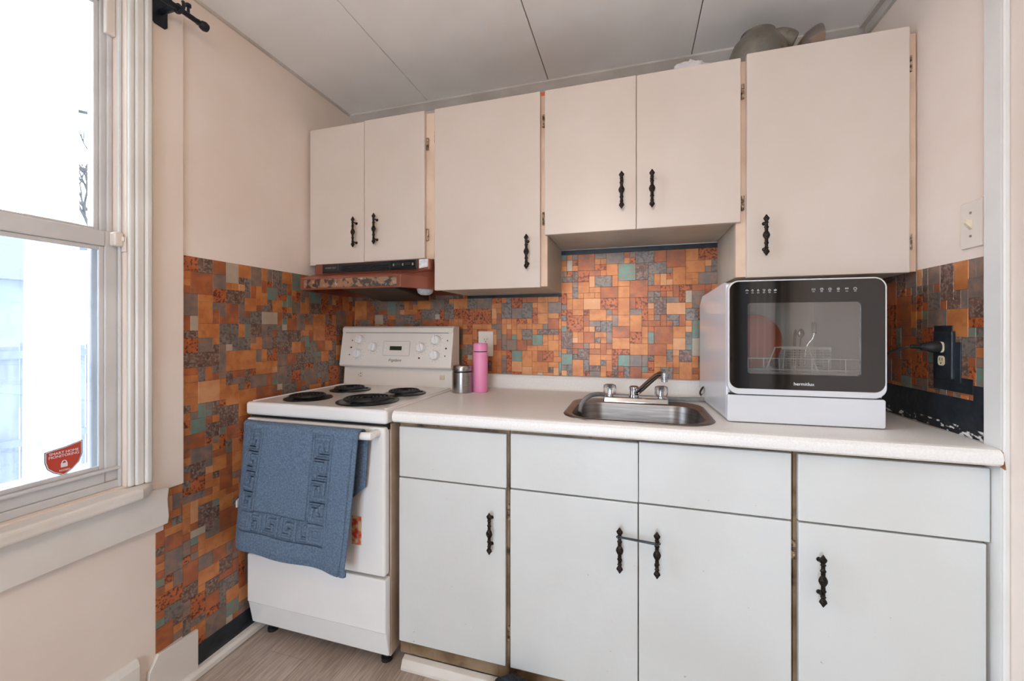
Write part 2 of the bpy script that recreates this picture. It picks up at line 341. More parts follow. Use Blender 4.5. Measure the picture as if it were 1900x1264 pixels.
# ---------------------------------------------------------------- window_1
w1 = bpy.data.objects.new('window_1', None); COL.objects.link(w1); w1.location = (-.05, -1.5, .73); ORG[w1] = Vector(w1.location); w1['kind'] = 'structure'
tag(w1, 'double-hung vinyl window over the painted sill', 'window')
fr = MB()
fr.box(-.12, -.10, -1.075, -1.045, .73, 2.24).box(-.12, -.02, -2.30, -2.277, .73, 2.24).box(-.12, -.02, -2.277, -1.0455, 2.205, 2.24).box(-.12, -.022, -2.277, -1.0455, .73, .752)
fr.box(-.068, -.060, -1.058, -1.0455, .752, 2.205).box(-.028, -.018, -1.053, -1.0455, .73, 2.2)
obj('frame', fr, 'vinyl', w1, bevel=.003)
def sash(name, x, z0, z1, st, rt, rb, y0=-2.277, y1=-1.047):
    s_ = obj(name, MB().box(x-.03, x, y1-st, y1, z0, z1).box(x-.03, x, y0, y0+st, z0, z1).box(x-.031, x+.002, y0+st, y1-st, z1-rt, z1).box(x-.031, x+.002, y0+st, y1-st, z0, z0+rb), 'vinyl', w1, bevel=.003)
    obj('pane', MB().box(x-.018, x-.014, y0+st, y1-st, z0+rb, z1-rt), 'glass', s_)
    obj('glazing_bead', MB().box(x-.012, x-.004, y1-st-.012, y1-st, z0+rb, z1-rt).box(x-.012, x-.004, y0+st, y0+st+.012, z0+rb, z1-rt).box(x-.012, x-.004, y0+st+.012, y1-st-.012, z1-rt-.012, z1-rt).box(x-.012, x-.004, y0+st+.012, y1-st-.012, z0+rb, z0+rb+.012), 'vinyl', s_, bevel=.002)
    return s_
sl = sash('lower_sash', -.03, .752, 1.487, .034, .045, .04)
su = sash('upper_sash', -.069, 1.45, 2.205, .025, .03, .04)
obj('insect_screen', MB().box(-.112, -.1115, -2.28, -1.076, .75, 1.46), 'screen', w1)
obj('tilt_latch', MB().box(-.03, -.004, -1.072, -1.048, 1.445, 1.487), 'switch', sl, bevel=.006, seg=3)
obj('keeper', MB().box(-.016, .002, -1.050, -1.0445, 1.43, 1.475).box(-.016, .002, -1.055, -1.050, 1.460, 1.475), 'switch', w1, bevel=.003)
obj('lift_rail', MB().box(-.03, -.016, -2.27, -1.05, .785, .793), 'vinyl', sl, bevel=.002)
obj('jamb_cover', MB().box(-.0595, -.045, -1.070, -1.0455, 2.08, 2.205), 'switch', w1, bevel=.003)
sk = struct('window_sill', MB().prism([(-.03, -2.40), (.055, -2.40), (.055, -1.035), (.045, -1.012), (.024, -.992), (-.0, -.985), (-.0, -1.046), (-.03, -1.046)], 'z', .692, .727), 'trimw', 'painted window sill with a chipped rounded end', 'window sill', bevel=.009, seg=3)
obj('apron', MB().prism([(-2.38, .58), (-.944, .578), (-.941, .60), (-.945, .655), (-.941, .69), (-.99, .70), (-2.38, .70)], 'x', 0, .021), 'trimw', sk, bevel=.003)
# sticker on the lower pane
st = thing('window_sticker', (-.0435, -1.154, .80), 'red shield sticker with white padlock on the lower window pane', 'sticker')
SH = -.010
shield = [(a_+SH, b_) for a_, b_ in [(-1.193, .872), (-1.15, .879), (-1.115, .888), (-1.115, .85), (-1.122, .828), (-1.137, .812), (-1.155, .800), (-1.175, .812), (-1.188, .826), (-1.193, .845)]]
cyy, czz = -1.154+SH, .845
def sc(k): return [(cyy+(a-cyy)*k, czz+(b-czz)*k) for a, b in shield]
obj('backing', MB().prism(sc(1.0), 'x', -.0438, -.0434), 'navy', st)
obj('rim', MB().prism(sc(.96), 'x', -.0436, -.0430), 'inkw', st)
obj('face', MB().prism(sc(.91), 'x', -.0434, -.0426), 'sticker', st)
SR = (math.pi/2, 0, math.pi/2)
text('SMART HOME', .0098, 'inkw', 'lettering', st, (-.0424, SH-1.154, .864), SR); text('MONITORING', .0098, 'inkw', 'lettering', st, (-.0424, SH-1.154, .855), SR)
obj('padlock', MB().prism(rrect(SH-1.154, .829, .007, .0055, .0015, 3), 'x', -.0426, -.0422).tube([(-.0423, SH-1.154+.0048*math.cos(a), .834+.0075*math.sin(a)) for a in [math.pi*k/10 for k in range(11)]], .0011, 6), 'inkw', st)
text('ROGERS', .006, 'inkw', 'lettering', st, (-.0424, SH-1.153, .815), SR)
# suction ornament at the top of the upper pane
so = obj('suction_hook', MB().lathe([(.001,0),(.014,.001),(.016,.004),(.008,.008),(.004,.012),(.001,.013)], (-.082, -1.112, 2.172), 'x', 18), 'terra', smooth=True); tag(so, 'small orange suction disc on the upper window pane', 'suction hook')
# curtain rod
rd = thing('curtain_rod', (.0, -.96, 2.10), 'dark curtain rod on a bracket at the top of the window', 'curtain rod')
obj('bracket_plate', MB().prism([(-.985, 2.30), (-.985, 2.168), (-.978, 2.16), (-.948, 2.16), (-.941, 2.168), (-.941, 2.30)], 'x', .009, .0135), 'navyblack', rd, bevel=.001)
obj('bracket_arm', MB().tube([(.0135, -.962, 2.205), (.095, -.962, 2.205)], .009, 10).tube([(.095+.019*math.cos(a), -.962, 2.205+.019*math.sin(a)) for a in [math.pi*(.8+1.4*k/12) for k in range(13)]], .005, 8), 'navyblack', rd, smooth=True)
obj('rod', MB().tube([(.095, -2.5, 2.197), (.095, -.99, 2.197)], .0115, 12).tube([(.095, -.99, 2.197), (.095, -.905, 2.197)], .008, 12), 'navyblack', rd, smooth=True)
obj('finial', MB().lathe([(.008, -.91), (.0095, -.905), (.008, -.9), (.013, -.894), (.0155, -.885), (.013, -.876), (.002, -.872)], (.095, 0, 2.197), 'y', 16), 'navyblack', rd, smooth=True)
obj('set_screw', MB().lathe([(.004, 2.205), (.004, 2.222), (.008, 2.224), (.008, 2.232), (.002, 2.234)], (.095, -.935, 0), 'z', 12), 'navyblack', rd, smooth=True)

# ---------------------------------------------------------------- mosaic tiles
U = .0254
def layout(W, Hh, rnd):
    nx, ny = int(math.ceil(W/U-.2)), int(math.ceil(Hh/U-.2)); occ = [[0]*ny for _ in range(nx)]; out = []
    S = [((1,1),34),((2,1),16),((1,2),16),((2,2),26),((3,2),9),((2,3),9),((3,3),5)]
    for j in range(ny):
        for i in range(nx):
            if occ[i][j]: continue
            cand = [(s, w_) for s, w_ in S if i+s[0] <= nx and j+s[1] <= ny and not any(occ[i+a][j+b] for a in range(s[0]) for b in range(s[1]))]
            s = rnd.choices([c[0] for c in cand], [c[1] for c in cand])[0]
            for a in range(s[0]):
                for b in range(s[1]): occ[i+a][j+b] = 1
            a0, a1, b0, b1 = i*U, (W if i+s[0] == nx else (i+s[0])*U), j*U, (Hh if j+s[1] == ny else (j+s[1])*U)
            if a1-a0 > .004 and b1-b0 > .004: out.append((a0, a1, b0, b1))
    return out
def px_area(c, n, area):
    d = Vector(c)-CAM; return area*abs(d.dot(n))/d.length/d.dot(Vector((-math.sin(YAW), math.cos(YAW), 0)))**2
def mosaic(wall, to3, n, regions, hidden, seed, weights):
    rnd = random.Random(seed); tiles = []
    for (a0, a1, b0, b1, fromtop) in regions:
        for (p, q, r, t) in layout(a1-a0, b1-b0, rnd):
            A0, A1 = a0+p, a0+q
            B0, B1 = (b1-t, b1-r) if fromtop else (b0+r, b0+t)
            ca, cb = (A0+A1)/2, (B0+B1)/2
            if hidden(ca, cb) == 2: continue
            c = to3(ca, cb, 0); m = rnd.choices(range(len(TM)), weights)[0]
            tiles.append((px_area(c, n, (A1-A0)*(B1-B0))*(0 if hidden(ca, cb) else 1), A0, A1, B0, B1, m, .0022+rnd.random()*.0012))
    tiles.sort(key=lambda t: -t[0]); cache = {}
    rest = MB()
    for k, (_, A0, A1, B0, B1, m, th) in enumerate(tiles):
        g = .00025; hw, hh = (A1-A0)/2-g, (B1-B0)/2-g; ca, cb = (A0+A1)/2, (B0+B1)/2; e = .0006
        def ring(base, ww, hh_, t): return [to3(base[0]+sx*ww, base[1]+sy*hh_, t) for sx, sy in ((-1,-1),(1,-1),(1,1),(-1,1))]
        F = [(4,5,6,7)]+[(i, (i+1) % 4, 4+(i+1) % 4, 4+i) for i in range(4)]+[(8+i, 8+(i+1) % 4, i+0, i) for i in range(0)]
        if k < 300:
            key = (round(hw, 4), round(hh, 4), m)
            if key not in cache:
                mb = MB(); o3 = Vector(to3(0, 0, 0))
                vs = [Vector(v)-o3 for v in ring((0,0), hw, hh, -.003)+ring((0,0), hw, hh, -e)+ring((0,0), hw-e, hh-e, 0)]
                mb.add(vs, [(8,9,10,11)]+[(i, (i+1) % 4, 4+(i+1) % 4, 4+i) for i in range(4)]+[(4+i, 4+(i+1) % 4, 8+(i+1) % 4, 8+i) for i in range(4)])
                cache[key] = mesh('tile', mb, TM[m])
            place('tile', cache[key], wall, to3(ca, cb, th))
        else:
            rest.add(ring((ca, cb), hw, hh, th-.003)+ring((ca, cb), hw, hh, th-e)+ring((ca, cb), hw-e, hh-e, th),
                     [(8,9,10,11)]+[(i, (i+1) % 4, 4+(i+1) % 4, 4+i) for i in range(4)]+[(4+i, 4+(i+1) % 4, 8+(i+1) % 4, 8+i) for i in range(4)], m)
    if rest.v:
        o = obj('mosaic_tiles', rest, TM, wall); o['kind'] = 'stuff'
mosaic(wb, lambda a, b, t: (a, -t, b), Vector((0,-1,0)), [(0, .66, 1.352, 1.48, 0), (0, 1.13, .985, 1.352, 1), (1.13, 1.787, .985, 1.543, 1), (1.787, XR, .985, 1.375, 1)],
       lambda a, b: 2 if (a < .62 and b < 1.10 and False) else (1 if (a > 1.75 and b < 1.33) or (.05 < a < .6 and b < 1.19) else 0), 3, TW)
mosaic(wl, lambda a, b, t: (t, a, b), Vector((1,0,0)), [(-.888, 0, .105, 1.449, 1), (-.968, -.888, .172, .554, 1), (-.945, -.888, .554, .682, 1)],
       lambda a, b: 2 if (a > -.60 and b < .84) else (1 if (a > -.64 and b < .9) or (a < -.845 and b < .165) else 0), 5, [27, 18, 9, 20, 12, 6, 12, 3, 3])
mosaic(wr, lambda a, b, t: (XR-t, a, b), Vector((-1,0,0)), [(-.578, 0, 1.015, 1.382, 1)], lambda a, b: 1 if a > -.2 else 0, 11, [14, 30, 10, 14, 12, 4, 16, 2, 1])
obj('tile_backing', MB().box(0, .66, -.0008, 0, 1.352, 1.48).box(0, 1.13, -.0008, 0, .985, 1.352).box(1.13, 1.787, -.0008, 0, .985, 1.543).box(1.787, XR, -.0008, 0, .985, 1.375), 'grout', wb)
obj('tile_backing', MB().box(0, .0008, -.888, 0, .105, 1.449).box(0, .0008, -.968, -.888, .172, .554).box(0, .0008, -.945, -.888, .554, .682), 'grout', wl)
obj('tile_backing', MB().box(XR-.0008, XR, -.578, 0, 1.015, 1.382), 'grout', wr)
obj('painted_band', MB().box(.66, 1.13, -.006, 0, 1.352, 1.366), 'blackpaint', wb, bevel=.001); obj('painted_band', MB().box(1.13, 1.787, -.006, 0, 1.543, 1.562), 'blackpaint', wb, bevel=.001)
obj('painted_band', MB().box(0, .003, -.842, -.50, .03, .105), 'blackpaint', wl, bevel=.0005)
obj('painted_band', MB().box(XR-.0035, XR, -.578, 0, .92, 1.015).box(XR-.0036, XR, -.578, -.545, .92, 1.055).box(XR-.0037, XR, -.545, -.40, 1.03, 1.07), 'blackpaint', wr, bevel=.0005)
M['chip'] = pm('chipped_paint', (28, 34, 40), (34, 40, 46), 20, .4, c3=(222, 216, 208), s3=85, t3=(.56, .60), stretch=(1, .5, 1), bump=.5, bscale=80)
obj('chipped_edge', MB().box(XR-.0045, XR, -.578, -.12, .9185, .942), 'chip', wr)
obj('corner_strip', MB().prism([(0,0),(.006,0),(0,-.006)], 'z', .985, 1.37), 'steel', wb)

# ================================================================== CABINETS
prof = [(.0008, -.068), (.003, -.065), (.0055, -.061), (.0095, -.056), (.0085, -.0515), (.0055, -.047), (.005, -.044), (.0072, -.0415), (.005, -.0385), (.005, -.030), (.0065, -.0285), (.0075, -.0255), (.0055, -.0225), (.0052, -.013), (.008, -.009), (.0105, -.003), (.0108, 0)]
prof = prof+[(r, -h) for r, h in prof[::-1][1:]]
hb = MB().lathe(prof, (0, -.026, 0), 'z', 14, 1, .55)
for s_ in (-1, 1): hb.lathe([(.0035, 0), (.0032, -.022), (.0032, -.026)], (0, 0, s_*.043), 'y', 10).lathe([(.0065, 0), (.0055, -.002), (.004, -.003)], (0, 0, s_*.043), 'y', 12)
hb.lathe([(.0045, -.0305), (.0035, -.033), (.0005, -.034)], (0, 0, 0), 'y', 10).lathe([(.0035, -.0300), (.0025, -.032), (.0005, -.0325)], (0, 0, .056), 'y', 10).lathe([(.0035, -.0300), (.0025, -.032), (.0005, -.0325)], (0, 0, -.056), 'y', 10)
HANDLE = mesh('handle', hb, 'iron', True)
hg = MB().box(-.008, .004, -.003, 0, -.026, .026)
for k in (-1, 0, 1): hg.tube([(.004, -.004, k*.017-.0075), (.004, -.004, k*.017+.0075)], .0042, 8)
for k in (-.018, .018): hg.lathe([(.003, -.003), (.002, -.0042)], (-.003, 0, k), 'y', 8)
HINGE = mesh('hinge', hg, 'hinge', True)
def door(parent, x0, x1, z0, z1, yf, mat, hx=None, hz=None, hinge=None, th=.018, name='door'):
    d = obj(name, MB().box(x0, x1, yf, yf+th, z0, z1), mat, parent, bevel=.0025, seg=2)
    if hx is not None: place('handle', HANDLE, d, (hx, yf, hz))
    if hinge is not None:
        for hz_ in hinge[1]: place('hinge', HINGE, d, (hinge[0], yf+th-.002, hz_), (0, 0, 0 if hinge[2] > 0 else math.pi) if False else None, (hinge[2], 1, 1))
    return d
def carcass(parent, x0, x1, y0, y1, z0, z1, mat, open_top=False, name='body'):
    t = .016; b = MB().box(x0, x0+t, y0, y1, z0, z1).box(x1-t, x1, y0, y1, z0, z1).box(x0+t, x1-t, y0, y1, z0, z0+t).box(x0+t, x1-t, y1-.006, y1, z0+t, z1)
    if not open_top: b.box(x0+t, x1-t, y0, y1-.006, z1-t, z1)
    return obj(name, b, mat, parent, bevel=.0012, seg=1)
YU, YUF = -.34, -.322
UPG = 'painted upper wall cabinets'
A = thing('upper_cabinet', (.325, -.16, 1.495), 'short cream upper cabinet with two doors above the range hood', 'cabinet', UPG)
carcass(A, .003, .646, -.304, -.004, 1.497, 2.116, 'cabside')
obj('face_frame', MB().box(.003, .022, YUF, -.304, 1.497, 2.116).box(.597, .646, YUF, -.304, 1.497, 2.116).box(.022, .597, YUF, -.304, 1.497, 1.53).box(.022, .597, YUF, -.304, 2.08, 2.116).box(.290, .325, YUF, -.304, 1.53, 2.08), 'frame', A, bevel=.001)
door(A, .016, .3075, 1.493, 2.118, YU, 'cab', .269, 1.627); door(A, .3095, .606, 1.498, 2.122, YU, 'cab', .375, 1.634, (.611, (1.60, 1.985), 1))
B = thing('upper_cabinet', (.89, -.16, 1.365), 'tall cream upper cabinet with one door between hood and sink', 'cabinet', UPG)
carcass(B, .649, 1.129, -.304, -.004, 1.367, 2.116, 'cabside')
obj('face_frame', MB().box(.649, .672, YUF, -.304, 1.367, 2.112).box(1.085, 1.129, YUF, -.304, 1.367, 2.112).box(.672, 1.085, YUF, -.304, 1.367, 1.40).box(.672, 1.085, YUF, -.304, 2.08, 2.112), 'frame', B, bevel=.001)
door(B, .652, 1.104, 1.362, 2.121, YU, 'cab', 1.055, 1.499, (.654, (1.50, 2.01), -1))
Cc = thing('upper_cabinet', (1.458, -.16, 1.56), 'shallow cream upper cabinet with two doors over the sink', 'cabinet', UPG)
carcass(Cc, 1.131, 1.785, -.304, -.004, 1.566, 2.116, 'cabside')
obj('face_frame', MB().box(1.131, 1.146, YUF, -.304, 1.566, 2.112).box(1.77, 1.785, YUF, -.304, 1.566, 2.112).box(1.146, 1.77, YUF, -.304, 1.566, 1.60).box(1.146, 1.77, YUF, -.304, 2.08, 2.112).box(1.44, 1.48, YUF, -.304, 1.6, 2.08), 'frame', Cc, bevel=.001)
door(Cc, 1.122, 1.4595, 1.563, 2.121, YU, 'cab', 1.409, 1.702, (1.118, (1.63, 2.01), -1)); door(Cc, 1.461, 1.799, 1.563, 2.120, YU, 'cab', 1.513, 1.697, (1.804, (1.63, 2.01), 1))
D = thing('upper_cabinet', (2.04, -.16, 1.375), 'tall cream upper cabinet with one wide door above the dishwasher', 'cabinet', UPG)
carcass(D, 1.787, 2.287, -.304, -.004, 1.378, 2.120, 'cabside')
obj('face_frame', MB().box(1.787, 1.83, YUF, -.304, 1.378, 2.116).box(2.25, 2.287, YUF, -.304, 1.378, 2.116).box(1.83, 2.25, YUF, -.304, 1.378, 1.41).box(1.83, 2.25, YUF, -.304, 2.08, 2.116), 'frame', D, bevel=.001)
door(D, 1.817, 2.263, 1.374, 2.130, YU, 'cab', 1.868, 1.509, (2.266, (1.47, 2.02), 1))

YB, YBF = -.616, -.597
BG = 'painted base cabinets'
def base(x0, x1, cx, label, stiles):
    t = thing('base_cabinet', (cx, -.3, .0), label, 'cabinet', BG)
    carcass(t, x0, x1, -.577, -.006, .045, .868, 'cabside', True)
    f = MB()
    for a, b in stiles: f.box(a, b, YBF, -.577, .045, .872)
    for (a, b), (c, d_) in zip(stiles[:-1], stiles[1:]): f.box(b, c, YBF, -.577, .045, .12).box(b, c, YBF, -.577, .84, .872).box(b, c, YBF, -.577, .66, .70)
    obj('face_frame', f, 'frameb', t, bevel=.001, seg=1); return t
b1 = base(.650, 1.059, .855, 'narrow white base cabinet with one drawer beside the stove', [(.650, .69), (1.02, 1.059)])
door(b1, .657, 1.053, .681, .857, YB, 'cabb', name='drawer'); door(b1, .656, 1.050, .100, .676, YB, 'cabb', 1.003, .538, (.660, (.19, .58), -1))
b2 = base(1.061, 1.866, 1.46, 'wide white base cabinet with two doors under the sink', [(1.061, 1.10), (1.44, 1.49), (1.83, 1.866)])
door(b2, 1.067, 1.4635, .684, .861, YB, 'cabb', name='false_front'); door(b2, 1.4655, 1.859, .685, .864, YB, 'cabb', name='false_front')
door(b2, 1.066, 1.4625, .100, .679, YB, 'cabb', 1.411, .547, (1.062, (.20, .60), -1)); door(b2, 1.4655, 1.859, .100, .680, YB, 'cabb', 1.515, .549, (1.864, (.20, .60), 1))
b3 = base(1.868, 2.276, 2.08, 'white base cabinet with one drawer at the right wall', [(1.868, 1.91), (2.23, 2.276)])
door(b3, 1.875, 2.275, .685, .864, YB, 'cabb', name='drawer'); door(b3, 1.876, 2.268, .100, .680, YB, 'cabb', 1.922, .546)
# elastic loop tying the two sink handles together
lp = []
for k in range(11): lp.append((1.411+.104*k/10, -.6475, .5895-.0005*k+.0015))
for k in range(7): a = math.pi/2-math.pi*k/6; lp.append((1.515+.0085*math.cos(a), -.642+.0085*math.sin(a)-.003, .585))
for k in range(11): lp.append((1.515-.104*k/10, -.6465, .581+.0006*k))
for k in range(7): a = -math.pi/2-math.pi*k/6; lp.append((1.411+.0085*math.cos(a), -.642+.0085*math.sin(a)-.003, .588))
tag(obj('elastic_band', MB().tube(lp, .0018, 6, closed=True), 'black', smooth=True), 'black elastic band looped around the two sink cabinet handles', 'elastic band')

# ================================================================== COUNTERTOP
ZC = .918; SX, SY = 1.457, -.405
hole = rrect(SX, SY-.012, .218, .178, .10, 8)
bm = bmesh.new()
CX0, CX1, CYF = .652, 2.275, -.632
def loop(pts, z):
    vs = [bm.verts.new((p[0], p[1], z)) for p in pts]; return vs, [bm.edges.new((vs[i], vs[(i+1) % len(vs)])) for i in range(len(vs))]
for z in (ZC, ZC-.038):
    _, e1 = loop([(CX0, CYF), (CX1, CYF), (CX1, -.0035), (CX0, -.0035)], z); _, e2 = loop(hole, z)
    bmesh.ops.triangle_fill(bm, edges=e1+e2, use_beauty=True)
me = bpy.data.meshes.new('tmp'); bm.to_mesh(me); bm.free()
ct = MB(); ct.add([v.co[:] for v in me.vertices], [tuple(p.vertices) for p in me.polygons])
n = len(hole); ct.add([(p[0], p[1], ZC) for p in hole]+[(p[0], p[1], ZC-.038) for p in hole], [(i, (i+1) % n, n+(i+1) % n, n+i) for i in range(n)])
nose = [(CYF, ZC-.038), (CYF-.012, ZC-.040), (CYF-.020, ZC-.034), (CYF-.023, ZC-.022), (CYF-.020, ZC-.009), (CYF-.012, ZC-.002), (CYF, ZC)]
ct.prism(nose, 'x', CX0, CX1); ct.add([(CX0, CYF, ZC), (CX0, -.0035, ZC), (CX0, -.0035, ZC-.038), (CX0, CYF, ZC-.038), (CX1, CYF, ZC), (CX1, -.0035, ZC), (CX1, -.0035, ZC-.038), (CX1, CYF, ZC-.038)], [(0,1,2,3), (4,7,6,5), (1,5,6,2)])
top = obj('countertop', ct, 'counter', smooth=True, angle=30); tag(top, 'speckled off-white laminate countertop with rounded front edge', 'countertop')
obj('upstand', MB().prism([(-.0035, ZC), (-.034, ZC), (-.027, ZC+.004), (-.024, ZC+.012), (-.023, ZC+.055), (-.018, ZC+.064), (-.0035, ZC+.067)], 'x', CX0, CX1), 'counter', top, smooth=True, angle=25)
obj('end_cap', MB().prism([(-.60, ZC-.03), (-.655, ZC-.045), (-.648, ZC-.005), (-.62, ZC-.001)], 'x', CX1+.0005, CX1+.003), 'rust', top)

# ================================================================== SINK + FAUCET
sk_ = thing('sink', (SX, SY, ZC-.17), 'stainless steel drop-in sink with rounded corners', 'sink')
rings = [(.234, .205, .105, ZC+.0008, 0), (.231, .202, .102, ZC+.004, 0), (.222, .193, .098, ZC+.004, 0), (.206, .150, .088, ZC+.001, -.030), (.203, .147, .086, ZC-.008, -.030), (.196, .140, .082, ZC-.11, -.030), (.185, .13, .075, ZC-.145, -.030), (.15, .10, .06, ZC-.155, -.030), (.045, .045, .0449, ZC-.158, -.030)]
sb = MB(); vs = []; NS = 40
for hx, hy, r, z, dy in rings: vs += [(p[0], p[1], z) for p in rrect(SX, SY+dy, hx, hy, r, 9)]
fs = [(i*NS+k, i*NS+(k+1) % NS, (i+1)*NS+(k+1) % NS, (i+1)*NS+k) for i in range(len(rings)-1) for k in range(NS)]
sb.add(vs, fs); so_ = obj('bowl', sb, 'sinksteel', sk_, smooth=True, angle=50); so_.modifiers.new('thick', 'SOLIDIFY').thickness = .0012; so_.modifiers['thick'].offset = -1
obj('drain', MB().lathe([(.045, ZC-.158), (.042, ZC-.156), (.036, ZC-.158), (.034, ZC-.166), (.001, ZC-.166)], (SX, SY-.03, 0), 'z', 24, cap=False), 'chrome', sk_, smooth=True)
fc = thing('faucet', (1.457, -.262, ZC), 'chrome two-handle faucet with clear knobs on the sink ledge', 'faucet')
obj('base_plate', MB().prism([(-.292, ZC+.0045), (-.226, ZC+.0045), (-.234, ZC+.024), (-.284, ZC+.024)], 'x', 1.340, 1.574), 'chrome', fc, bevel=.004, seg=3)
obj('turret', MB().lathe([(.019, ZC+.024), (.019, ZC+.028), (.016, ZC+.034), (.016, ZC+.052), (.0175, ZC+.054), (.0175, ZC+.062), (.012, ZC+.066), (.001, ZC+.067)], (1.452, -.258, 0), 'z', 20), 'chrome', fc, smooth=True)
sp = curve([(1.455, -.262, ZC+.038), (1.475, -.285, ZC+.055), (1.515, -.335, ZC+.102), (1.537, -.362, ZC+.124), (1.552, -.379, ZC+.127)], 8)
obj('spout', MB().tube(sp, lambda t: .011-.002*t, 12), 'chrome', fc, smooth=True)
obj('aerator', MB().lathe([(.008, ZC+.133), (.0105, ZC+.130), (.0105, ZC+.116), (.0085, ZC+.114), (.0085, ZC+.110), (.011, ZC+.108), (.011, ZC+.100), (.007, ZC+.099)], (1.553, -.382, 0), 'z', 18), 'chrome', fc, smooth=True)
def knob(x):
    pf = [(.012, 0), (.019, .002), (.0225, .008), (.023, .03), (.021, .038), (.014, .0415), (.001, .042)]; vs = []; S = 32
    for r, h in pf: vs += [(x+r*(1+.06*math.cos(8*2*math.pi*k/S))*math.cos(2*math.pi*k/S), -.26+r*(1+.06*math.cos(8*2*math.pi*k/S))*math.sin(2*math.pi*k/S), ZC+.028+h) for k in range(S)]
    fs = [(i*S+k, i*S+(k+1) % S, (i+1)*S+(k+1) % S, (i+1)*S+k) for i in range(len(pf)-1) for k in range(S)]+[tuple(range(S))[::-1], tuple((len(pf)-1)*S+k for k in range(S))]
    kb = obj('knob', MB().add(vs, fs), 'acrylic', fc, smooth=True, angle=50); kb['label'] = 'clear ribbed acrylic knob'
    obj('stem', MB().lathe([(.013, ZC+.023), (.012, ZC+.029), (.006, ZC+.031), (.006, ZC+.05), (.009, ZC+.052), (.009, ZC+.064), (.001, ZC+.065)], (x, -.26, 0), 'z', 14), 'chrome', kb, smooth=True)
knob(1.362); knob(1.550)
tag(obj('drain_hose', MB().tube(curve([(1.735, -.16, ZC+.012), (1.66, -.185, ZC+.012), (1.56, -.205, ZC+.014), (1.44, -.208, ZC+.016), (1.368, -.210, ZC+.018), (1.316, -.245, ZC+.026), (1.285, -.305, ZC+.024), (1.265, -.345, ZC+.004), (1.258, -.37, ZC-.025)], 8), .0085, 10), 'hose', smooth=True), 'grey drain hose running behind the faucet into the sink', 'hose')

# ================================================================== STOVE
sv = thing('stove', (.328, -.36, 0), 'white freestanding electric coil stove beside the mosaic wall', 'stove')
X0, X1, YF = .018, .640, -.670
obj('body', MB().box(X0+.006, X1-.006, -.632, -.05, .05, .868), 'ovenside', sv, bevel=.003)
for x in (X0+.05, X1-.05):
    for y in (-.59, -.10): obj('foot', MB().lathe([(.02, 0), (.02, .012), (.012, .016), (.012, .052)], (x, y, 0), 'z', 14), 'black', sv, smooth=True)
cook = obj('cooktop', MB().box(X0, X1, YF, -.055, .872, .921), 'enamel', sv, bevel=.011, seg=4)
obj('raised_rim', MB().prism([(X0+.012, .919), (X0+.012, .9245), (X0+.02, .9245), (X0+.024, .919)], 'y', -.65, -.13), 'enamel', cook, bevel=.002)
obj('raised_rim', MB().prism([(X1-.012, .919), (X1-.012, .9245), (X1-.02, .9245), (X1-.024, .919)], 'y', -.65, -.13), 'enamel', cook, bevel=.002)
obj('gap_strip', MB().box(X0+.008, X1-.008, -.648, -.632, .85, .874), 'gap', sv)
dr = obj('oven_door', MB().box(X0+.002, X1-.008, -.668, -.634, .345, .860), 'enamel', sv, bevel=.009, seg=4)
dw_ = obj('storage_drawer', MB().prism([(-.634, .06), (-.646, .06), (-.664, .150), (-.668, .155), (-.668, .336), (-.634, .336)], 'x', X0+.006, X1-.006), 'enamel', sv, bevel=.005, seg=3)
obj('door_handle', MB().tube(curve([(.088, -.668, .842), (.091, -.70, .842), (.108, -.716, .842), (.33, -.716, .842), (.585, -.716, .842), (.602, -.70, .842), (.605, -.668, .842)], 6), .0135, 12), 'enamel', dr, smooth=True)
obj('worn_label', MB().box(.500, .540, -.6686, -.6678, .445, .545), 'redlabel', dr)
# burners
def burner(cx, cy, r):
    z = .9215
    b = obj('burner', MB().lathe([(r*1.27, z), (r*1.27, z+.0025), (r*1.20, z+.004), (r*1.05, z+.001), (r*.6, z-.0002), (.001, z-.0003)], (cx, cy, 0), 'z', 40, cap=False), 'bowl', sv, smooth=True)
    pts = []; T = 4.0 if r < .085 else 5.0
    for k in range(int(T*26)+1):
        t = k/(T*26); a = t*T*2*math.pi; rr = .018+(r-.018)*t; pts.append((cx+rr*math.cos(a), cy+rr*math.sin(a), z+.0125))
    obj('coil', MB().tube(pts, .0042, 7), 'blackrough', b, smooth=True)
    sp_ = MB()
    for k in range(3):
        a = 2*math.pi*k/3+.5; c, s = math.cos(a), math.sin(a)
        sp_.tube([(cx+.01*c, cy+.01*s, z+.0065), (cx+r*1.08*c, cy+r*1.08*s, z+.0065)], .003, 6)
    obj('support', sp_, 'blackrough', b)
burner(.190, -.535, .072); burner(.463, -.525, .092); burner(.205, -.298, .070); burner(.500, -.318, .070)
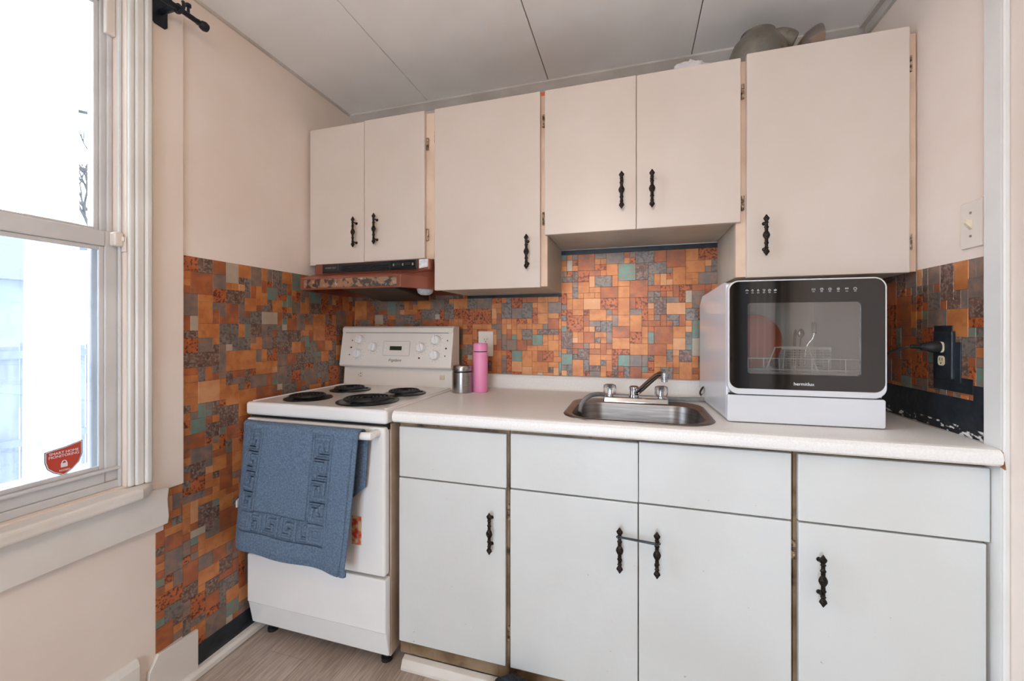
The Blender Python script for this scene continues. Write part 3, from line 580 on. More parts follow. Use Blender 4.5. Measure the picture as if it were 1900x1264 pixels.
# console
cn = [(-.050, 1.214), (-.110, 1.214), (-.122, 1.207), (-.126, 1.188), (-.123, 1.182), (-.150, 1.022), (-.146, 1.014), (-.118, 1.010), (-.110, 1.005), (-.118, .918), (-.050, .918)]
con = obj('console', MB().prism(cn, 'x', X0+.002, X1-.002), 'enamel2', sv, bevel=.004, seg=3)
obj('console_groove', MB().box(X0+.025, X1-.025, -.1262, -.124, 1.180, 1.1835), 'grey', con)
TILT = math.atan2(.027, .160)
def cy_at(z): return -.150+(z-1.022)*(.027/.160)
CR = (math.pi/2-TILT, 0, 0)
kp = MB().lathe([(.024, -.0015), (.024, .0), (.0235, .004), (.0215, .014), (.019, .019), (.001, .0195)], (0,0,0), 'z', 26).box(-.0035, .0035, -.0195, .0195, .018, .0235)
KN = mesh('knob', kp, 'enamel', True)
tk = MB()
for k in range(10):
    a = 2*math.pi*k/11+2.0; tk.add([(.031*math.cos(a)-.0022, .031*math.sin(a)-.0009, .0006), (.031*math.cos(a)+.0022, .031*math.sin(a)-.0009, .0006), (.031*math.cos(a)+.0022, .031*math.sin(a)+.0009, .0006), (.031*math.cos(a)-.0022, .031*math.sin(a)+.0009, .0006)], [(0,1,2,3)])
TK = mesh('dial_marks', tk, 'grey')
for i, (x, z) in enumerate([(.132, 1.147), (.128, 1.076), (.213, 1.111), (.479, 1.111), (.555, 1.147), (.554, 1.076)]):
    k = place('knob', KN, con, (x, cy_at(z), z), (math.pi/2-TILT, 0, 0)); k.rotation_mode = 'XYZ'; k.rotation_euler = (math.pi/2-TILT, (0, 0, .1, -.35, -.3, -.35)[i], 0)
    place('dial_marks', TK, con, (x, cy_at(z), z), CR)
def onpanel(name, u0, u1, z0, z1, mat, t=.001, r=.003, parent=con):
    zc = (z0+z1)/2; mb = MB().prism(rrect(0, 0, (u1-u0)/2, (z1-z0)/2, r, 3), 'z', -.001, t)
    return place(name, mesh(name, mb, mat), parent, ((u0+u1)/2, cy_at(zc), zc), CR)
onpanel('display_bezel', .268, .416, 1.070, 1.142, 'grey', .0008, .006); onpanel('display_plate', .2695, .4145, 1.0715, 1.1405, 'enamel2', .0012, .005)
onpanel('clock_display', .306, .372, 1.097, 1.117, 'ledge', .002, .001)
for x in (.285, .398):
    for z in (1.098, 1.117): onpanel('clock_button', x-.006, x+.006, z-.005, z+.005, 'casing', .0022, .002)
for x, z in ((.083, 1.108), (.607, 1.109), (.470, 1.062)): place('indicator_lamp', mesh('indicator_lamp', MB().lathe([(.0042, -.001), (.0042, .002), (.002, .004), (.0005, .0042)], seg=12), 'redlamp', True), con, (x, cy_at(z), z), CR)
for x, z in ((.085, 1.143), (.076, 1.072), (.612, 1.146), (.604, 1.074)): onpanel('burner_mark', x-.003, x+.003, z-.003, z+.003, 'inkd', .0006, .001)
text('Frigidaire', .019, 'inkd', 'maker_lettering', con, (.338, cy_at(1.049)-.0006, 1.049), CR, shear=.45)
ol = obj('console_outlet', MB().box(.103, .133, -.1165, -.113, .955, .985), 'switch', con, bevel=.0015)
obj('slot', MB().box(.110, .113, -.1172, -.1165, .967, .971).box(.121, .127, -.1172, -.1165, .976, .979).box(.121, .127, -.1172, -.1165, .961, .964), 'inkd', ol)
obj('rating_sticker', MB().box(.565, .588, -.1178, -.113, .958, .980), 'ivory', con)

# ---------------------------------------------------------------- towel over the oven handle
def towel():
    KEY = ["1111111", "1000000", "1011111", "1010001", "1010101", "1000101", "1111101"]
    NU, NV = 300, 350; Lf, Lb, R = .462, .27, .0185; Wd = .505; tot = Lf+math.pi*R+Lb
    def line(t, a, w_): return abs(t-a) < w_
    def groove(u, v):                      # u across 0..1, v metres from bottom on the front
        x = u*Wd; d = 0
        def key(a, b, flip):               # a across 0..1 of strip, b along metres
            cell = .074; j = (b % cell)/cell*8
            if j >= 7: return 0
            i = a*7
            if not 0 <= i < 7: return 0
            return 1 if KEY[int(j)][int(i) if not flip else 6-int(i)] == '1' else 0
        def edge(a, b, wa, flip):
            k0 = key(a, b, flip); e = .0030
            return 1 if any(key(a+p/wa, b+q, flip) != k0 for p, q in ((e, 0), (-e, 0), (0, e), (0, -e))) else .35*k0
        vb0, vb1 = .080, .150; ur0, ur1, ul0, ul1 = .66, .80, .09, .21
        if v > vb1:
            if ur0 < u < ur1: d = edge((u-ur0)/(ur1-ur0), v-vb1, (ur1-ur0)*Wd, False)
            if ul0 < u < ul1: d = edge((u-ul0)/(ul1-ul0), v-vb1, (ul1-ul0)*Wd, True)
            for e in (ur0-.012, ur1+.012, ul0-.012, ul1+.012):
                if abs(u-e) < .006: d = 1
        elif v > vb0:
            if ul1 < u < ur0: d = edge((v-vb0)/(vb1-vb0), x, vb1-vb0, False)
            elif ur0 <= u < ur1 or ul0 < u <= ul1:
                c = (ur0+ur1)/2 if u > .5 else (ul0+ul1)/2; m = max(abs(u-c)/((ur1-ur0)/2), abs(v-(vb0+vb1)/2)/((vb1-vb0)/2))
                d = 1 if (.90 < m < 1) or (.58 < m < .68) or (.26 < m < .36) else 0
        if ul0-.012 < u < ur1+.012 and (abs(v-vb0+.006) < .003): d = 1
        if ul1 < u < ur0 and abs(v-vb1-.006) < .003: d = 1
        if v < .022: d = .5*(1 if (x*1000) % 8 < 3 else 0)+.2
        if abs(u-.965) < .008: d = 1
        return d
    vs = []; fs = []
    for j in range(NV+1):
        s = tot*j/NV
        for i in range(NU+1):
            u = i/NU
            if s <= Lf: v = s; z = .384+v; k = 1-v/Lf
            else: v = None
            if v is not None:
                x = .062+Wd*u+.012*(1-k)-.055*k*(1-.35*u)
                sag = .012*math.sin(u*6.0+1.0)*k+.010*math.sin(u*11+.5+2*k)*k*k
                y = -.7365-sag-.010*k*(u > .0)
                fold = max(0, (.20-u)/.20); y += .055*fold*fold*(.35+.65*k) ; x += .018*fold*fold*k
                right = max(0, (u-.86)/.14); y += .012*right*right*k
                z += .006*math.sin(u*5+.8)*k - .006*k*max(0, u-.35)+.010*k*(1-u)
                g = groove(u, v); y += .0095*g
                p = (x, y, z)
            else:
                a = s-Lf
                if a < math.pi*R:
                    th = a/R; p = (.074+Wd*u, -.7180-R*math.cos(th)*1.0, .846+R*math.sin(th)*.75)
                    fold = max(0, (.20-u)/.20); p = (p[0], p[1]+.055*fold*fold*.35*(1-th/math.pi), p[2])
                else:
                    b = a-math.pi*R; k = b/Lb; p = (.074+(Wd+.010*(1-k))*u-.010*k, -.6995+.006*math.sin(u*9)*k*.6+.008*k, .846-b*(1-.30*max(0, (u-.8)/.2)))
                    p = (p[0], min(p[1], -.6905), p[2])
            vs.append(p)
    W_ = NU+1
    for j in range(NV):
        for i in range(NU): fs.append((j*W_+i, j*W_+i+1, (j+1)*W_+i+1, (j+1)*W_+i))
    o = obj('towel', MB().add(vs, fs), 'cloth', smooth=True, angle=180); m = o.modifiers.new('thick', 'SOLIDIFY'); m.thickness = .005; m.offset = 1
    tag(o, 'blue-grey terry towel with Greek key border hung over the oven handle', 'towel')
towel()
tag(obj('paper_scrap', MB().prism([(-.70, .525), (-.70, .548), (-.688, .556), (-.672, .55), (-.668, .53), (-.682, .52)], 'x', .006, .012), 'label'), 'small white paper scrap between stove and mosaic wall', 'scrap')

# ================================================================== RANGE HOOD
hd = thing('range_hood', (.32, -.2, 1.36), 'copper-brown range hood under the short cabinet', 'range hood')
hp = [(.006, -.30), (.057, -.44), (.553, -.44), (.644, -.30), (.644, -.006), (.006, -.006)]
def ring(z, y_front=None, ins=0): return [(x, y, z) for x, y in hp]
hm = MB(); P6 = 6
low = [(x, y, 1.370) for x, y in hp]; mid = [(x, y, 1.421) for x, y in hp]
up = [(.030, -.325, 1.448), (.075, -.368, 1.448), (.642, -.368, 1.448), (.644, -.325, 1.448), (.644, -.006, 1.448), (.010, -.006, 1.448)]
topv = [(x, y, 1.492) for x, y, _ in up]
inn = [(x+(.314-x)*.05, y+(-.2-y)*.07, 1.370) for x, y in hp]; deep = [(x, y, 1.430) for x, y, _ in inn]
V = low+mid+up+topv+inn+deep
F_ = []
for a, b in ((0, 1), (1, 2), (2, 3), (4, 0), (4, 5)):
    F_ += [(a*6+i, a*6+(i+1) % 6, b*6+(i+1) % 6, b*6+i) for i in range(6)]
F_ += [tuple(18+i for i in range(6)), tuple(30+i for i in range(6))]
obj('canopy', MB().add(V, F_), 'hood', hd, bevel=.002)
obj('etched_strip', MB().box(.078, .535, -.4425, -.440, 1.377, 1.414), 'hoodplate', hd, bevel=.0006)
gr = obj('vent_panel', MB().box(.115, .590, -.374, -.3685, 1.450, 1.490), 'black', hd, bevel=.002)
for k in range(3): obj('louvre', MB().prism([(-.374, 1.4565+k*.0105), (-.380, 1.4555+k*.0105), (-.380, 1.4580+k*.0105), (-.374, 1.4625+k*.0105)], 'x', .215, .455), 'blackrough', gr)
obj('badge_plate', MB().box(.120, .205, -.3765, -.374, 1.455, 1.486), 'black', gr, bevel=.001)
text('POWER VENT', .009, 'grey', 'lettering', gr, (.163, -.3768, 1.471), FRONT)
sw = obj('switch_plate', MB().box(.466, .585, -.3775, -.374, 1.454, 1.487), 'bowl', gr, bevel=.0012)
for x in (.500, .550): obj('rocker', MB().prism([(-.3775, 1.463), (-.383, 1.466), (-.379, 1.478), (-.3775, 1.478)], 'x', x-.013, x+.013), 'black', sw, bevel=.0008)
for x in (.481, .525, .572): obj('switch_mark', MB().box(x-.003, x+.003, -.3781, -.3775, 1.466, 1.476), 'grey', sw)
obj('paper_label', MB().prism([(.597, 1.453), (.637, 1.458), (.638, 1.490), (.597, 1.490)], 'y', -.3700, -.3682), 'label', hd)
obj('grease_filter', MB().add([(.24, -.40, 1.372), (.50, -.40, 1.372), (.50, -.10, 1.338), (.24, -.10, 1.338), (.24, -.40, 1.382), (.50, -.40, 1.382), (.50, -.10, 1.372), (.24, -.10, 1.372)], [(0,3,2,1),(4,5,6,7),(0,1,5,4),(1,2,6,5),(2,3,7,6),(3,0,4,7)]), 'filter', hd, bevel=.003)
obj('lamp_lens', MB().lathe([(.001, 1.352), (.02, 1.354), (.032, 1.362), (.036, 1.374), (.036, 1.395)], (.555, -.24, 0), 'z', 24), 'label', hd, smooth=True)

# ================================================================== BOTTLE + CANISTER + OUTLET
bt = thing('bottle', (.790, -.162, ZC), 'pink slim insulated bottle on the counter beside the stove', 'bottle')
bx_, by_ = .790, -.162
obj('flask', MB().lathe([(.029, ZC), (.0315, ZC+.002), (.0325, ZC+.006), (.0325, ZC+.176), (.030, ZC+.180)], (bx_, by_, 0), 'z', 32), 'pink', bt, smooth=True)
obj('seal_ring', MB().lathe([(.0295, ZC+.180), (.0295, ZC+.184)], (bx_, by_, 0), 'z', 32), 'black', bt)
obj('cap', MB().lathe([(.0315, ZC+.184), (.0325, ZC+.186), (.0322, ZC+.214), (.029, ZC+.219), (.001, ZC+.220)], (bx_, by_, 0), 'z', 32), 'pink', bt, smooth=True)
cnx, cny = .716, -.195
ca = thing('canister', (cnx, cny, ZC), 'short brushed-steel canister between stove and pink bottle', 'canister')
obj('jar', MB().lathe([(.044, ZC), (.046, ZC+.002), (.046, ZC+.090), (.044, ZC+.092)], (cnx, cny, 0), 'z', 36), 'steel', ca, smooth=True)
obj('seal_ring', MB().lathe([(.0435, ZC+.092), (.0435, ZC+.097)], (cnx, cny, 0), 'z', 36), 'black', ca)
obj('lid', MB().lathe([(.046, ZC+.097), (.0465, ZC+.099), (.0465, ZC+.116), (.043, ZC+.121), (.030, ZC+.1225), (.001, ZC+.1225)], (cnx, cny, 0), 'z', 36), 'steel', ca, smooth=True)
oo = thing('wall_outlet', (.760, -.004, 1.07), 'cream duplex outlet plate on the mosaic behind the pink bottle', 'outlet')
obj('cover_plate', MB().box(.720, .797, -.009, -.003, 1.068, 1.190), 'switch', oo, bevel=.002)
for z in (1.147, 1.108):
    r_ = obj('receptacle', MB().prism(rrect(.7585, z, .0155, .014, .011, 6), 'y', -.0108, -.009), 'switch', oo)
    obj('slot', MB().box(.7515, .7535, -.0112, -.0108, z-.001, z+.008).box(.7635, .7655, -.0112, -.0108, z-.001, z+.008).prism(rrect(.7585, z-.007, .0025, .0025, .002, 3), 'y', -.0112, -.0108), 'inkd', r_)

# ================================================================== DISHWASHER
ang = math.radians(2.2)
dw = thing('dishwasher', (1.7235, -.507, ZC), 'white countertop dishwasher with dark glass door beside the sink', 'dishwasher', local=True, rz=ang)
W, Dp, Hd = .403, .425, .429
t = .012
def side(x): return [(.012, .006), (.012, .42), (.05, .429), (Dp-.05, .412), (Dp, .38), (Dp, .05), (Dp-.03, .006)]
b_ = MB().prism(side(0), 'x', 0, t).prism(side(0), 'x', W-t, W)
b_.box(t, W-t, .012, Dp-.02, .006, .086).box(t, W-t, Dp-.03, Dp-.012, .086, .385)
b_.add([(t,.012,.413),(W-t,.012,.413),(W-t,.05,.417),(t,.05,.417),(W-t,Dp-.05,.400),(t,Dp-.05,.400),(W-t,Dp-.012,.372),(t,Dp-.012,.372),
        (t,.012,.42),(W-t,.012,.42),(W-t,.05,.4285),(t,.05,.4285),(W-t,Dp-.05,.4115),(t,Dp-.05,.4115),(W-t,Dp-.0005,.38),(t,Dp-.0005,.38)],
       [(0,1,2,3),(3,2,4,5),(5,4,6,7),(8,11,10,9),(11,13,12,10),(13,15,14,12),(0,8,9,1),(7,6,14,15)])
body = obj('body', b_, 'dww', dw, bevel=.004, seg=3)
obj('tub_lining', MB().box(t, t+.002, .02, Dp-.03, .086, .40).box(W-t-.002, W-t, .02, Dp-.03, .086, .40).box(t, W-t, Dp-.034, Dp-.03, .086, .39).box(t, W-t, .02, Dp-.034, .086, .089), 'dwin', body)
obj('base_front', MB().prism(rrect(W/2, .0435, W/2, .0405, .006, 5), 'y', -.006, .012), 'dww', dw, bevel=.003)
for x in (.04, W-.04):
    for y in (.05, Dp-.08): obj('foot', MB().lathe([(.013, 0), (.013, .008)], (x, y, 0), 'z', 14), 'black', dw)
def ringplate(mb, outer, inner, y0, y1):
    n = len(outer); vs = [(p[0], y0, p[1]) for p in outer]+[(p[0], y0, p[1]) for p in inner]+[(p[0], y1, p[1]) for p in outer]+[(p[0], y1, p[1]) for p in inner]
    f = []
    for i in range(n):
        j = (i+1) % n; f += [(i, j, n+j, n+i), (2*n+i, 3*n+i, 3*n+j, 2*n+j), (i, 2*n+i, 2*n+j, j), (n+i, n+j, 3*n+j, 3*n+i)]
    return mb.add(vs, f)
DZ0, DZ1 = .087, .4285
do = obj('door', ringplate(MB(), rrect(W/2, (DZ0+DZ1)/2, W/2, (DZ1-DZ0)/2, .030, 8), rrect(W/2+.0005, .2645, W/2-.0045, .1600, .026, 8), -.010, .011), 'dww', dw, bevel=.002)
wx0, wx1, wz0, wz1 = .054, .342, .149, .360
obj('door_glass', ringplate(MB(), rrect(W/2+.0005, .2645, W/2-.0045, .1600, .026, 8), rrect((wx0+wx1)/2, (wz0+wz1)/2, (wx1-wx0)/2, (wz1-wz0)/2, .008, 8), -.0095, -.003), 'dwglass', do)
obj('window_pane', MB().box(wx0-.003, wx1+.003, -.0085, -.004, wz0-.003, wz1+.003), 'dwpane', do)
obj('door_seam', MB().box(.006, W-.006, .0, .012, .0805, .0875), 'gap', dw)
text('hermitlux', .0135, 'inkw', 'maker_lettering', do, (.201, -.0098, .122), FRONT)
# control icons
def icon(k):
    m = MB(); c, s = math.cos, math.sin; y = 0
    circ = lambda r, a0=0, a1=2*math.pi, cx=0, cz=0, n=14: [(cx+r*c(a0+(a1-a0)*i/n), 0, cz+r*s(a0+(a1-a0)*i/n)) for i in range(n+1)]
    R = .0004
    if k == 0: m.tube(circ(.0032, 0, math.pi), R, 5).tube([(-.0042, 0, 0), (.0042, 0, 0)], R, 5)
    elif k == 1: m.tube([(0, 0, .004), (-.0026, 0, 0), (0, 0, -.003), (.0026, 0, 0), (0, 0, .004)], R, 5)
    elif k == 2: m.tube(circ(.0022), R, 5).tube([(0, 0, .002), (0, 0, .0045)], R, 5)
    elif k == 3: m.tube([(-.0035, 0, .003), (.0035, 0, .003), (.0018, 0, -.003), (-.0018, 0, -.003)], R, 5).tube([(-.002, 0, .0), (.002, 0, 0)], R, 5)
    elif k == 4: m.tube(circ(.0034), R, 5).tube([(-.0015, 0, -.001), (.0015, 0, .0015)], R, 5)
    elif k == 5: m.tube(circ(.0036, .3, 2.8, 0, -.001), R, 5).tube(circ(.0036, 3.5, 6.0, 0, .002), R, 5).tube([(-.003, 0, -.002), (.003, 0, .002)], R, 5)
    elif k == 6: m.tube([(-.0035, 0, -.003), (-.0035, 0, .003)], R, 5).tube([(0, 0, -.003), (0, 0, .003)], R, 5).tube([(.0035, 0, -.003), (.0035, 0, .003)], R, 5)
    elif k == 7: m.tube(circ(.0036), R, 5).tube([(0, 0, .0026), (0, 0, 0), (.002, 0, 0)], R, 5)
    elif k == 8: m.tube(circ(.0036), R, 5).tube([(-.0018, 0, .0008), (0, 0, -.001), (.0018, 0, .0014)], R, 5)
    elif k == 9: m.tube(circ(.003), R, 5).tube([(0, 0, -.0015), (0, 0, .0015)], R, 5)
    elif k == 10: m.tube(circ(.0016, 0, 2*math.pi, -.0022, .001), R, 5).tube(circ(.0016, 0, 2*math.pi, .0022, .001), R, 5)
    else: m.tube(circ(.0036, 2.0, 7.4), R, 5).tube([(0, 0, .0015), (0, 0, .0045)], R, 5)
    m.box(-.0030, .0030, -.0003, .0003, -.0072, -.0064); return m
for k in range(12):
    x = .052+.0150*k if k < 6 else .225+.0205*(k-6)
    place('control_icon', mesh('control_icon', icon(k), 'inkw'), do, (x, -.0098, .397))
# contents: rack, plate, cutlery
rk = thing('dish_rack', (1.90, -.30, ZC+.09), 'white wire dish rack inside the dishwasher', 'dish rack', local=True); rk.location = (1.7235, -.507, ZC); rk.rotation_euler = (0, 0, ang)
rw = MB()
for z in (.158, .192): rw.tube([(.028, .05, z), (.375, .05, z), (.375, .36, z), (.028, .36, z)], .0016, 6, closed=True)
for k in range(9): rw.tube([(.028+.0434*k, .05, .192), (.028+.0434*k, .05, .148), (.028+.0434*k, .36, .148), (.028+.0434*k, .36, .192)], .0013, 6)
for k in range(6): rw.tube([(.028, .05+.062*k, .192), (.028, .05+.062*k, .148), (.375, .05+.062*k, .148), (.375, .05+.062*k, .192)], .0013, 6)
obj('wire_frame', rw, 'rack', rk, smooth=True)
obj('plate_prong', MB().tube(curve([(.125, .065, .150), (.148, .065, .215), (.160, .065, .226), (.232, .065, .226), (.245, .065, .213), (.268, .065, .150)], 5), .0019, 6), 'rack', rk, smooth=True)
obj('plate_prong', MB().tube([(.185, .10, .150), (.190, .10, .215)], .0017, 6).tube([(.142, .10, .150), (.142, .10, .19)], .0017, 6), 'rack', rk, smooth=True)
obj('rack_leg', MB().box(.06, .07, .06, .34, .0895, .149).box(.33, .34, .06, .34, .0895, .149), 'rack', rk)
ck = MB()
for k in range(8): ck.tube([(.215, .22, .155+.0085*k), (.368, .22, .155+.0085*k)], .0012, 5)
for k in range(8): ck.tube([(.215+.0218*k, .22, .150), (.215+.0218*k, .22, .215)], .0012, 5)
ck.box(.213, .370, .2195, .2235, .213, .222).box(.213, .215, .222, .30, .15, .218).box(.368, .370, .222, .30, .15, .218).box(.213, .370, .222, .30, .1496, .1512)
cb = obj('cutlery_basket', ck, 'rack', dw); cb.parent = None; cb.location = Vector((1.7235, -.507, ZC))+Matrix.Rotation(ang, 3, 'Z') @ ORG[cb]; cb.rotation_euler = (0, 0, ang)
tag(cb, 'white slotted cutlery basket inside the dishwasher', 'basket')
def inside(o, label, cat, group=None):
    o.parent = None; R3 = Matrix.Rotation(ang, 3, 'Z'); o.rotation_euler.z += ang; o.location = Vector((1.7235, -.507, ZC))+R3 @ ORG[o]; tag(o, label, cat, group)
pl = obj('plate', MB().lathe([(.001, .0), (.05, .002), (.088, .012), (.092, .016), (.088, .017), (.05, .006), (.001, .004)], (.120, .165, .2415), 'y', 40, cap=False), 'terra', dw, smooth=True); inside(pl, 'terracotta plate standing in the dishwasher rack', 'plate')
inside(obj('spoon', MB().tube([(.285, .25, .155), (.292, .25, .25)], .002, 6).lathe([(.001, .25), (.009, .258), (.011, .268), (.008, .278), (.001, .284)], (.293, .25, 0), 'z', 12, 1, .3), 'steel', dw, smooth=True), 'steel spoon standing upright in the cutlery basket', 'spoon')
inside(obj('fork', MB().tube(curve([(.30, .245, .155), (.305, .24, .22), (.322, .235, .252), (.326, .235, .27)], 4), .002, 6).tube([(.320, .235, .27), (.320, .235, .305)], .0012, 5).tube([(.324, .235, .27), (.324, .235, .307)], .0012, 5).tube([(.328, .235, .27), (.328, .235, .307)], .0012, 5).tube([(.332, .235, .27), (.332, .235, .305)], .0012, 5).box(.319, .333, .2344, .2356, .268, .272), 'steel', dw, smooth=True), 'steel fork leaning right in the cutlery basket', 'fork')
inside(obj('knife', MB().prism([(.268, .155), (.276, .155), (.284, .275), (.279, .283), (.274, .270)], 'y', .258, .260), 'steel', dw), 'steel knife standing in the cutlery basket', 'knife')
# power cord + plug
pc = thing('power_cord', (XR-.02, -.43, 1.13), 'black dishwasher power cord plugged into the black outlet', 'power cord')
obj('cable', MB().tube(curve([(XR-.056, -.437, 1.150), (XR-.085, -.43, 1.148), (XR-.115, -.40, 1.125), (XR-.13, -.355, 1.075), (XR-.135, -.31, 1.02), (XR-.125, -.27, .96), (XR-.12, -.22, ZC+.008), (XR-.13, -.12, ZC+.006), (2.15, -.055, ZC+.006), (2.0, -.045, ZC+.006), (1.78, -.05, ZC+.006), (1.722, -.09, ZC+.012), (1.702, -.13, ZC+.03), (1.708, -.155, ZC+.055), (1.722, -.165, ZC+.06)], 7), .0036, 8), 'black', pc, smooth=True)
obj('plug', MB().lathe([(.0165, -.013), (.0165, -.03), (.013, -.038), (.0105, -.052), (.006, -.056), (.006, -.075), (.003, -.078)], (XR, -.437, 1.150), 'x', 18, 1, 1), 'black', pc, smooth=True)
bo = thing('wall_outlet', (XR-.004, -.45, 1.05), 'black-painted outlet plate on the right wall mosaic', 'outlet')
obj('cover_plate', MB().box(XR-.012, XR-.002, -.485, -.412, 1.062, 1.195), 'blackpaint', bo, bevel=.003, seg=3)
obj('painted_surround', MB().box(XR-.0055, XR-.002, -.505, -.405, 1.055, 1.165).box(XR-.0055, XR-.002, -.475, -.405, 1.165, 1.21), 'blackpaint', bo, bevel=.0006)
obj('receptacle', MB().prism(rrect(-.447, 1.112, .0125, .0135, .008, 5), 'x', XR-.0135, XR-.012), 'ivory', bo)
obj('receptacle', MB().prism(rrect(-.441, 1.150, .0165, .0150, .008, 5), 'x', XR-.0135, XR-.012), 'ivory', bo)
obj('slot', MB().box(XR-.0139, XR-.0135, -.453, -.451, 1.112, 1.120).box(XR-.0139, XR-.0135, -.443, -.441, 1.112, 1.120).box(XR-.0139, XR-.0135, -.449, -.445, 1.103, 1.107), 'inkd', bo)
ls = thing('light_switch', (XR-.004, -.54, 1.41), 'cream toggle light switch plate on the right wall', 'light switch')
obj('cover_plate', MB().box(XR-.006, XR, -.577, -.506, 1.410, 1.530), 'switch', ls, bevel=.002)
obj('toggle', MB().add([(XR-.006,-.547,1.457),(XR-.006,-.535,1.457),(XR-.006,-.535,1.482),(XR-.006,-.547,1.482),(XR-.019,-.545,1.474),(XR-.019,-.537,1.474),(XR-.017,-.537,1.484),(XR-.017,-.545,1.484)], [(0,3,2,1),(4,5,6,7),(0,1,5,4),(1,2,6,5),(2,3,7,6),(3,0,4,7)]), 'ivory', ls, bevel=.001)
for z in (1.440, 1.500): obj('screw', MB().lathe([(.0035, -.006), (.003, -.0078), (.0005, -.0082)], (XR, -.541, z), 'x', 12), 'steel', ls, smooth=True)

# ================================================================== THINGS ON TOP OF THE CABINETS AND ON THE FLOOR
ZT = 2.1207
pt = thing('grey_pot', (1.885, -.20, ZT), 'dull grey metal pot with a spout on top of the upper cabinets', 'pot')
obj('pot_body', MB().lathe([(.085, ZT), (.094, ZT+.02), (.097, ZT+.06), (.092, ZT+.09), (.080, ZT+.118), (.062, ZT+.138), (.056, ZT+.146), (.056, ZT+.154), (.048, ZT+.158), (.040, ZT+.158), (.036, ZT+.14)], (1.885, -.20, 0), 'z', 36), 'greypot', pt, smooth=True, angle=50)
obj('spout', MB().tube(curve([(1.915, -.22, ZT+.086), (1.945, -.225, ZT+.102), (1.972, -.228, ZT+.100), (1.992, -.23, ZT+.090)], 6), lambda t: .052-.026*t, 16), 'greypot', pt, smooth=True)
ab = obj('amber_bowl', MB().lathe([(.010, 2.010), (.026, 2.014), (.054, 2.034), (.070, 2.058), (.074, 2.072), (.071, 2.072), (.051, 2.038), (.024, 2.018), (.008, 2.014)], (0, -.19, ZT+.0765), 'x', 40), 'amber', smooth=True, angle=50)
tag(ab, 'amber glass bowl lying on its side on the right upper cabinet', 'bowl')
ZT = 2.1165
def blob(name, cx, cy, cz, sx, sy, sz, mat, seed, amp=.3):
    bm = bmesh.new(); bmesh.ops.create_icosphere(bm, subdivisions=4, radius=1)
    for v in bm.verts:
        nn = mnoise.noise(v.co*2.2+Vector((seed, 0, 0)))*amp+mnoise.noise(v.co*6+Vector((0, seed, 0)))*amp*.4
        v.co *= 1+nn; v.co = Vector((v.co.x*sx, v.co.y*sy, max(v.co.z, -.75)*sz))
    zmin = min(v.co.z for v in bm.verts)
    for v in bm.verts: v.co += Vector((cx, cy, cz-zmin))
    mb = MB(); bm.verts.index_update(); mb.add([v.co[:] for v in bm.verts], [tuple(v.index for v in f.verts) for f in bm.faces]); bm.free()
    return obj(name, mb, mat, smooth=True, angle=60)
tag(blob('plastic_bag', 1.66, -.235, ZT, .065, .05, .042, 'bag', 4.2, .45), 'crumpled white plastic bag on top of the sink cabinet', 'bag')
tag(obj('orange_lid', MB().prism(rrect(1.125, -.20, .07, .09, .02, 5), 'z', ZT, ZT+.012).prism(rrect(1.125, -.20, .062, .082, .02, 5), 'z', ZT+.012, ZT+.034), 'orange', bevel=.002), 'flat orange plastic lid on top of the upper cabinets', 'lid')
tag(blob('floor_cloth', 1.095, -.676, 0, .098, .052, .062, 'sponge', 9.1, .25), 'dark fuzzy cloth lying on the floor before the sink cabinet', 'cloth')
cl = thing('ceiling_lamp', (1.2, -1.95, H-.1), 'round warm globe lamp under the kitchen ceiling', 'ceiling lamp')
obj('lamp_base', MB().lathe([(.07, H), (.075, H-.015), (.05, H-.03), (.012, H-.035), (.012, H-.31)], (1.2, -1.95, 0), 'z', 30), 'chrome', cl, smooth=True)
obj('lamp_shade', MB().lathe([(max(.001, .125*math.sin(math.pi*k/16)), H-.42-.125*math.cos(math.pi*k/16)) for k in range(17)], (1.2, -1.95, 0), 'z', 32), 'lamp', cl, smooth=True)

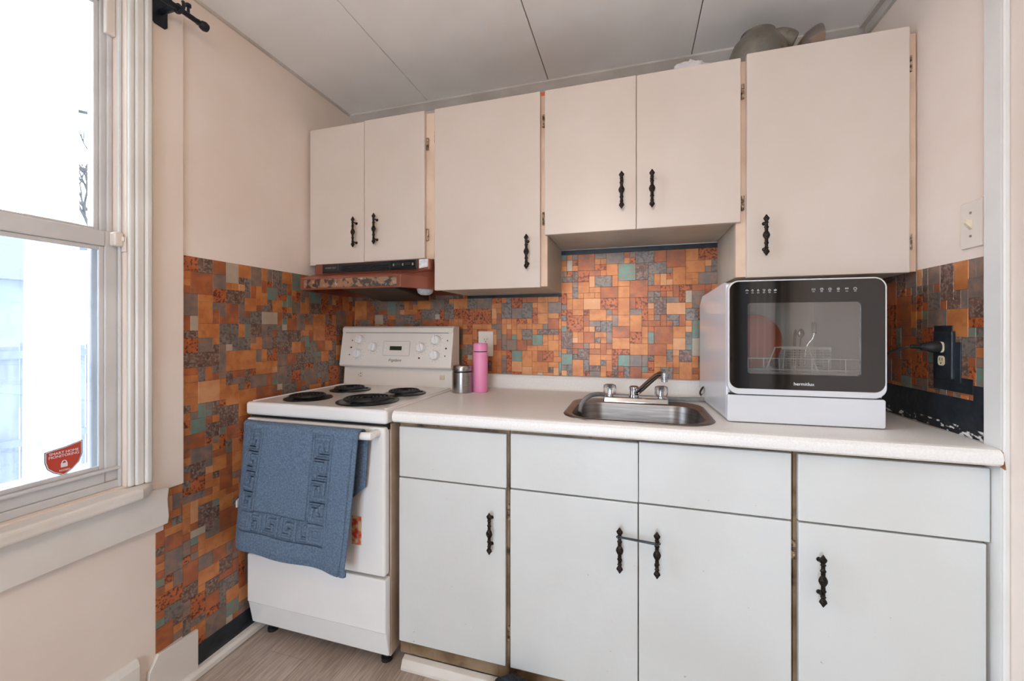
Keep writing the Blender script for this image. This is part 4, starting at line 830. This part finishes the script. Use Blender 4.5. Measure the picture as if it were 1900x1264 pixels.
# ================================================================== OUTSIDE
GZ = -.6
struct('bounce_ground', MB().box(-6, 9, -16, YR-.15, -.15, -.06), 'ground', 'added pale ground bouncing daylight in at the rear', 'ground')  # unseen slab, added pale to bounce daylight up through the rear opening
o = struct('ground_outside', MB().box(-40, -.25, -30, 25, GZ-.1, GZ), 'ground', 'pale yard ground outside the window', 'ground')
up = thing('utility_pole', (-3.2, .30, GZ), 'pale wooden utility pole outside the window', 'utility pole')
obj('shaft', MB().lathe([(.17, GZ), (.14, 5), (.12, 9)], (-3.2, .30, 0), 'z', 20), 'pole', up, smooth=True)
obj('crossarm', MB().box(-3.25, -3.12, -.9, 1.5, 7.6, 7.72), 'pole', up)
for z in (1.9, 2.6, 3.1): obj('step_bolt', MB().tube([(-3.2, .44, z), (-3.12, .62, z+.02)], .014, 6), 'bark', up)
fn = thing('board_fence', (-5.6, 0, GZ), 'weathered board fence across the yard', 'fence')
for k in range(44):
    y = -5.0+k*.205
    obj('board', MB().box(-5.62, -5.60, y, y+.19, GZ, 1.02+.03*math.sin(k*1.7)), 'wood', fn, bevel=.004, seg=1)
for z in (-.2, .85): obj('rail', MB().box(-5.60, -5.54, -5.0, 4.02, z, z+.09), 'wood', fn)
def tree(x, y, h, seed, label):
    r = random.Random(seed); t = thing('bare_tree', (x, y, GZ), label, 'tree', 'bare trees outside'); tr = MB()
    def grow(p, d, L, rad, dep, mb):
        q = p+d*L; mid = p+d*L*.5+Vector((r.uniform(-.05,.05), r.uniform(-.05,.05), 0))*L
        mb.tube([p, mid, q], lambda s: rad*(1-.35*s), 5)
        if dep == 0: return
        for _ in range(3): grow(q, (d+Vector((r.uniform(-.7,.7), r.uniform(-.7,.7), r.uniform(-.1,.6)))).normalized(), L*r.uniform(.55,.75), rad*.6, dep-1, br)
    br = MB(); grow(Vector((x, y, GZ)), Vector((0, 0, 1)), h*.4, .11, 5, tr)
    obj('trunk', tr, 'bark', t); obj('branches', br, 'bark', t)
tree(-7.5, 2.9, 5.0, 3, 'bare tree beyond the board fence to the right'); tree(-8.5, -.9, 5.5, 8, 'bare tree beyond the board fence to the left')
hs = thing('neighbour_house', (-14, 3, GZ), 'pale neighbouring house behind the board fence', 'house')
obj('siding', MB().box(-17, -12, -7, 4.4, GZ, 2.3), 'house', hs); obj('roof', MB().prism([(-17.4, 2.3), (-11.6, 2.3), (-14.5, 4.2)], 'y', -7.2, 4.6), 'roof', hs)
for y in (-4.5, -1.6, 1.4):
    wn = obj('window', MB().box(-12.0, -11.95, y, y+1.0, .4, 1.6), 'vinyl', hs); obj('pane', MB().box(-11.96, -11.94, y+.08, y+.92, .48, 1.52), 'navy', wn)
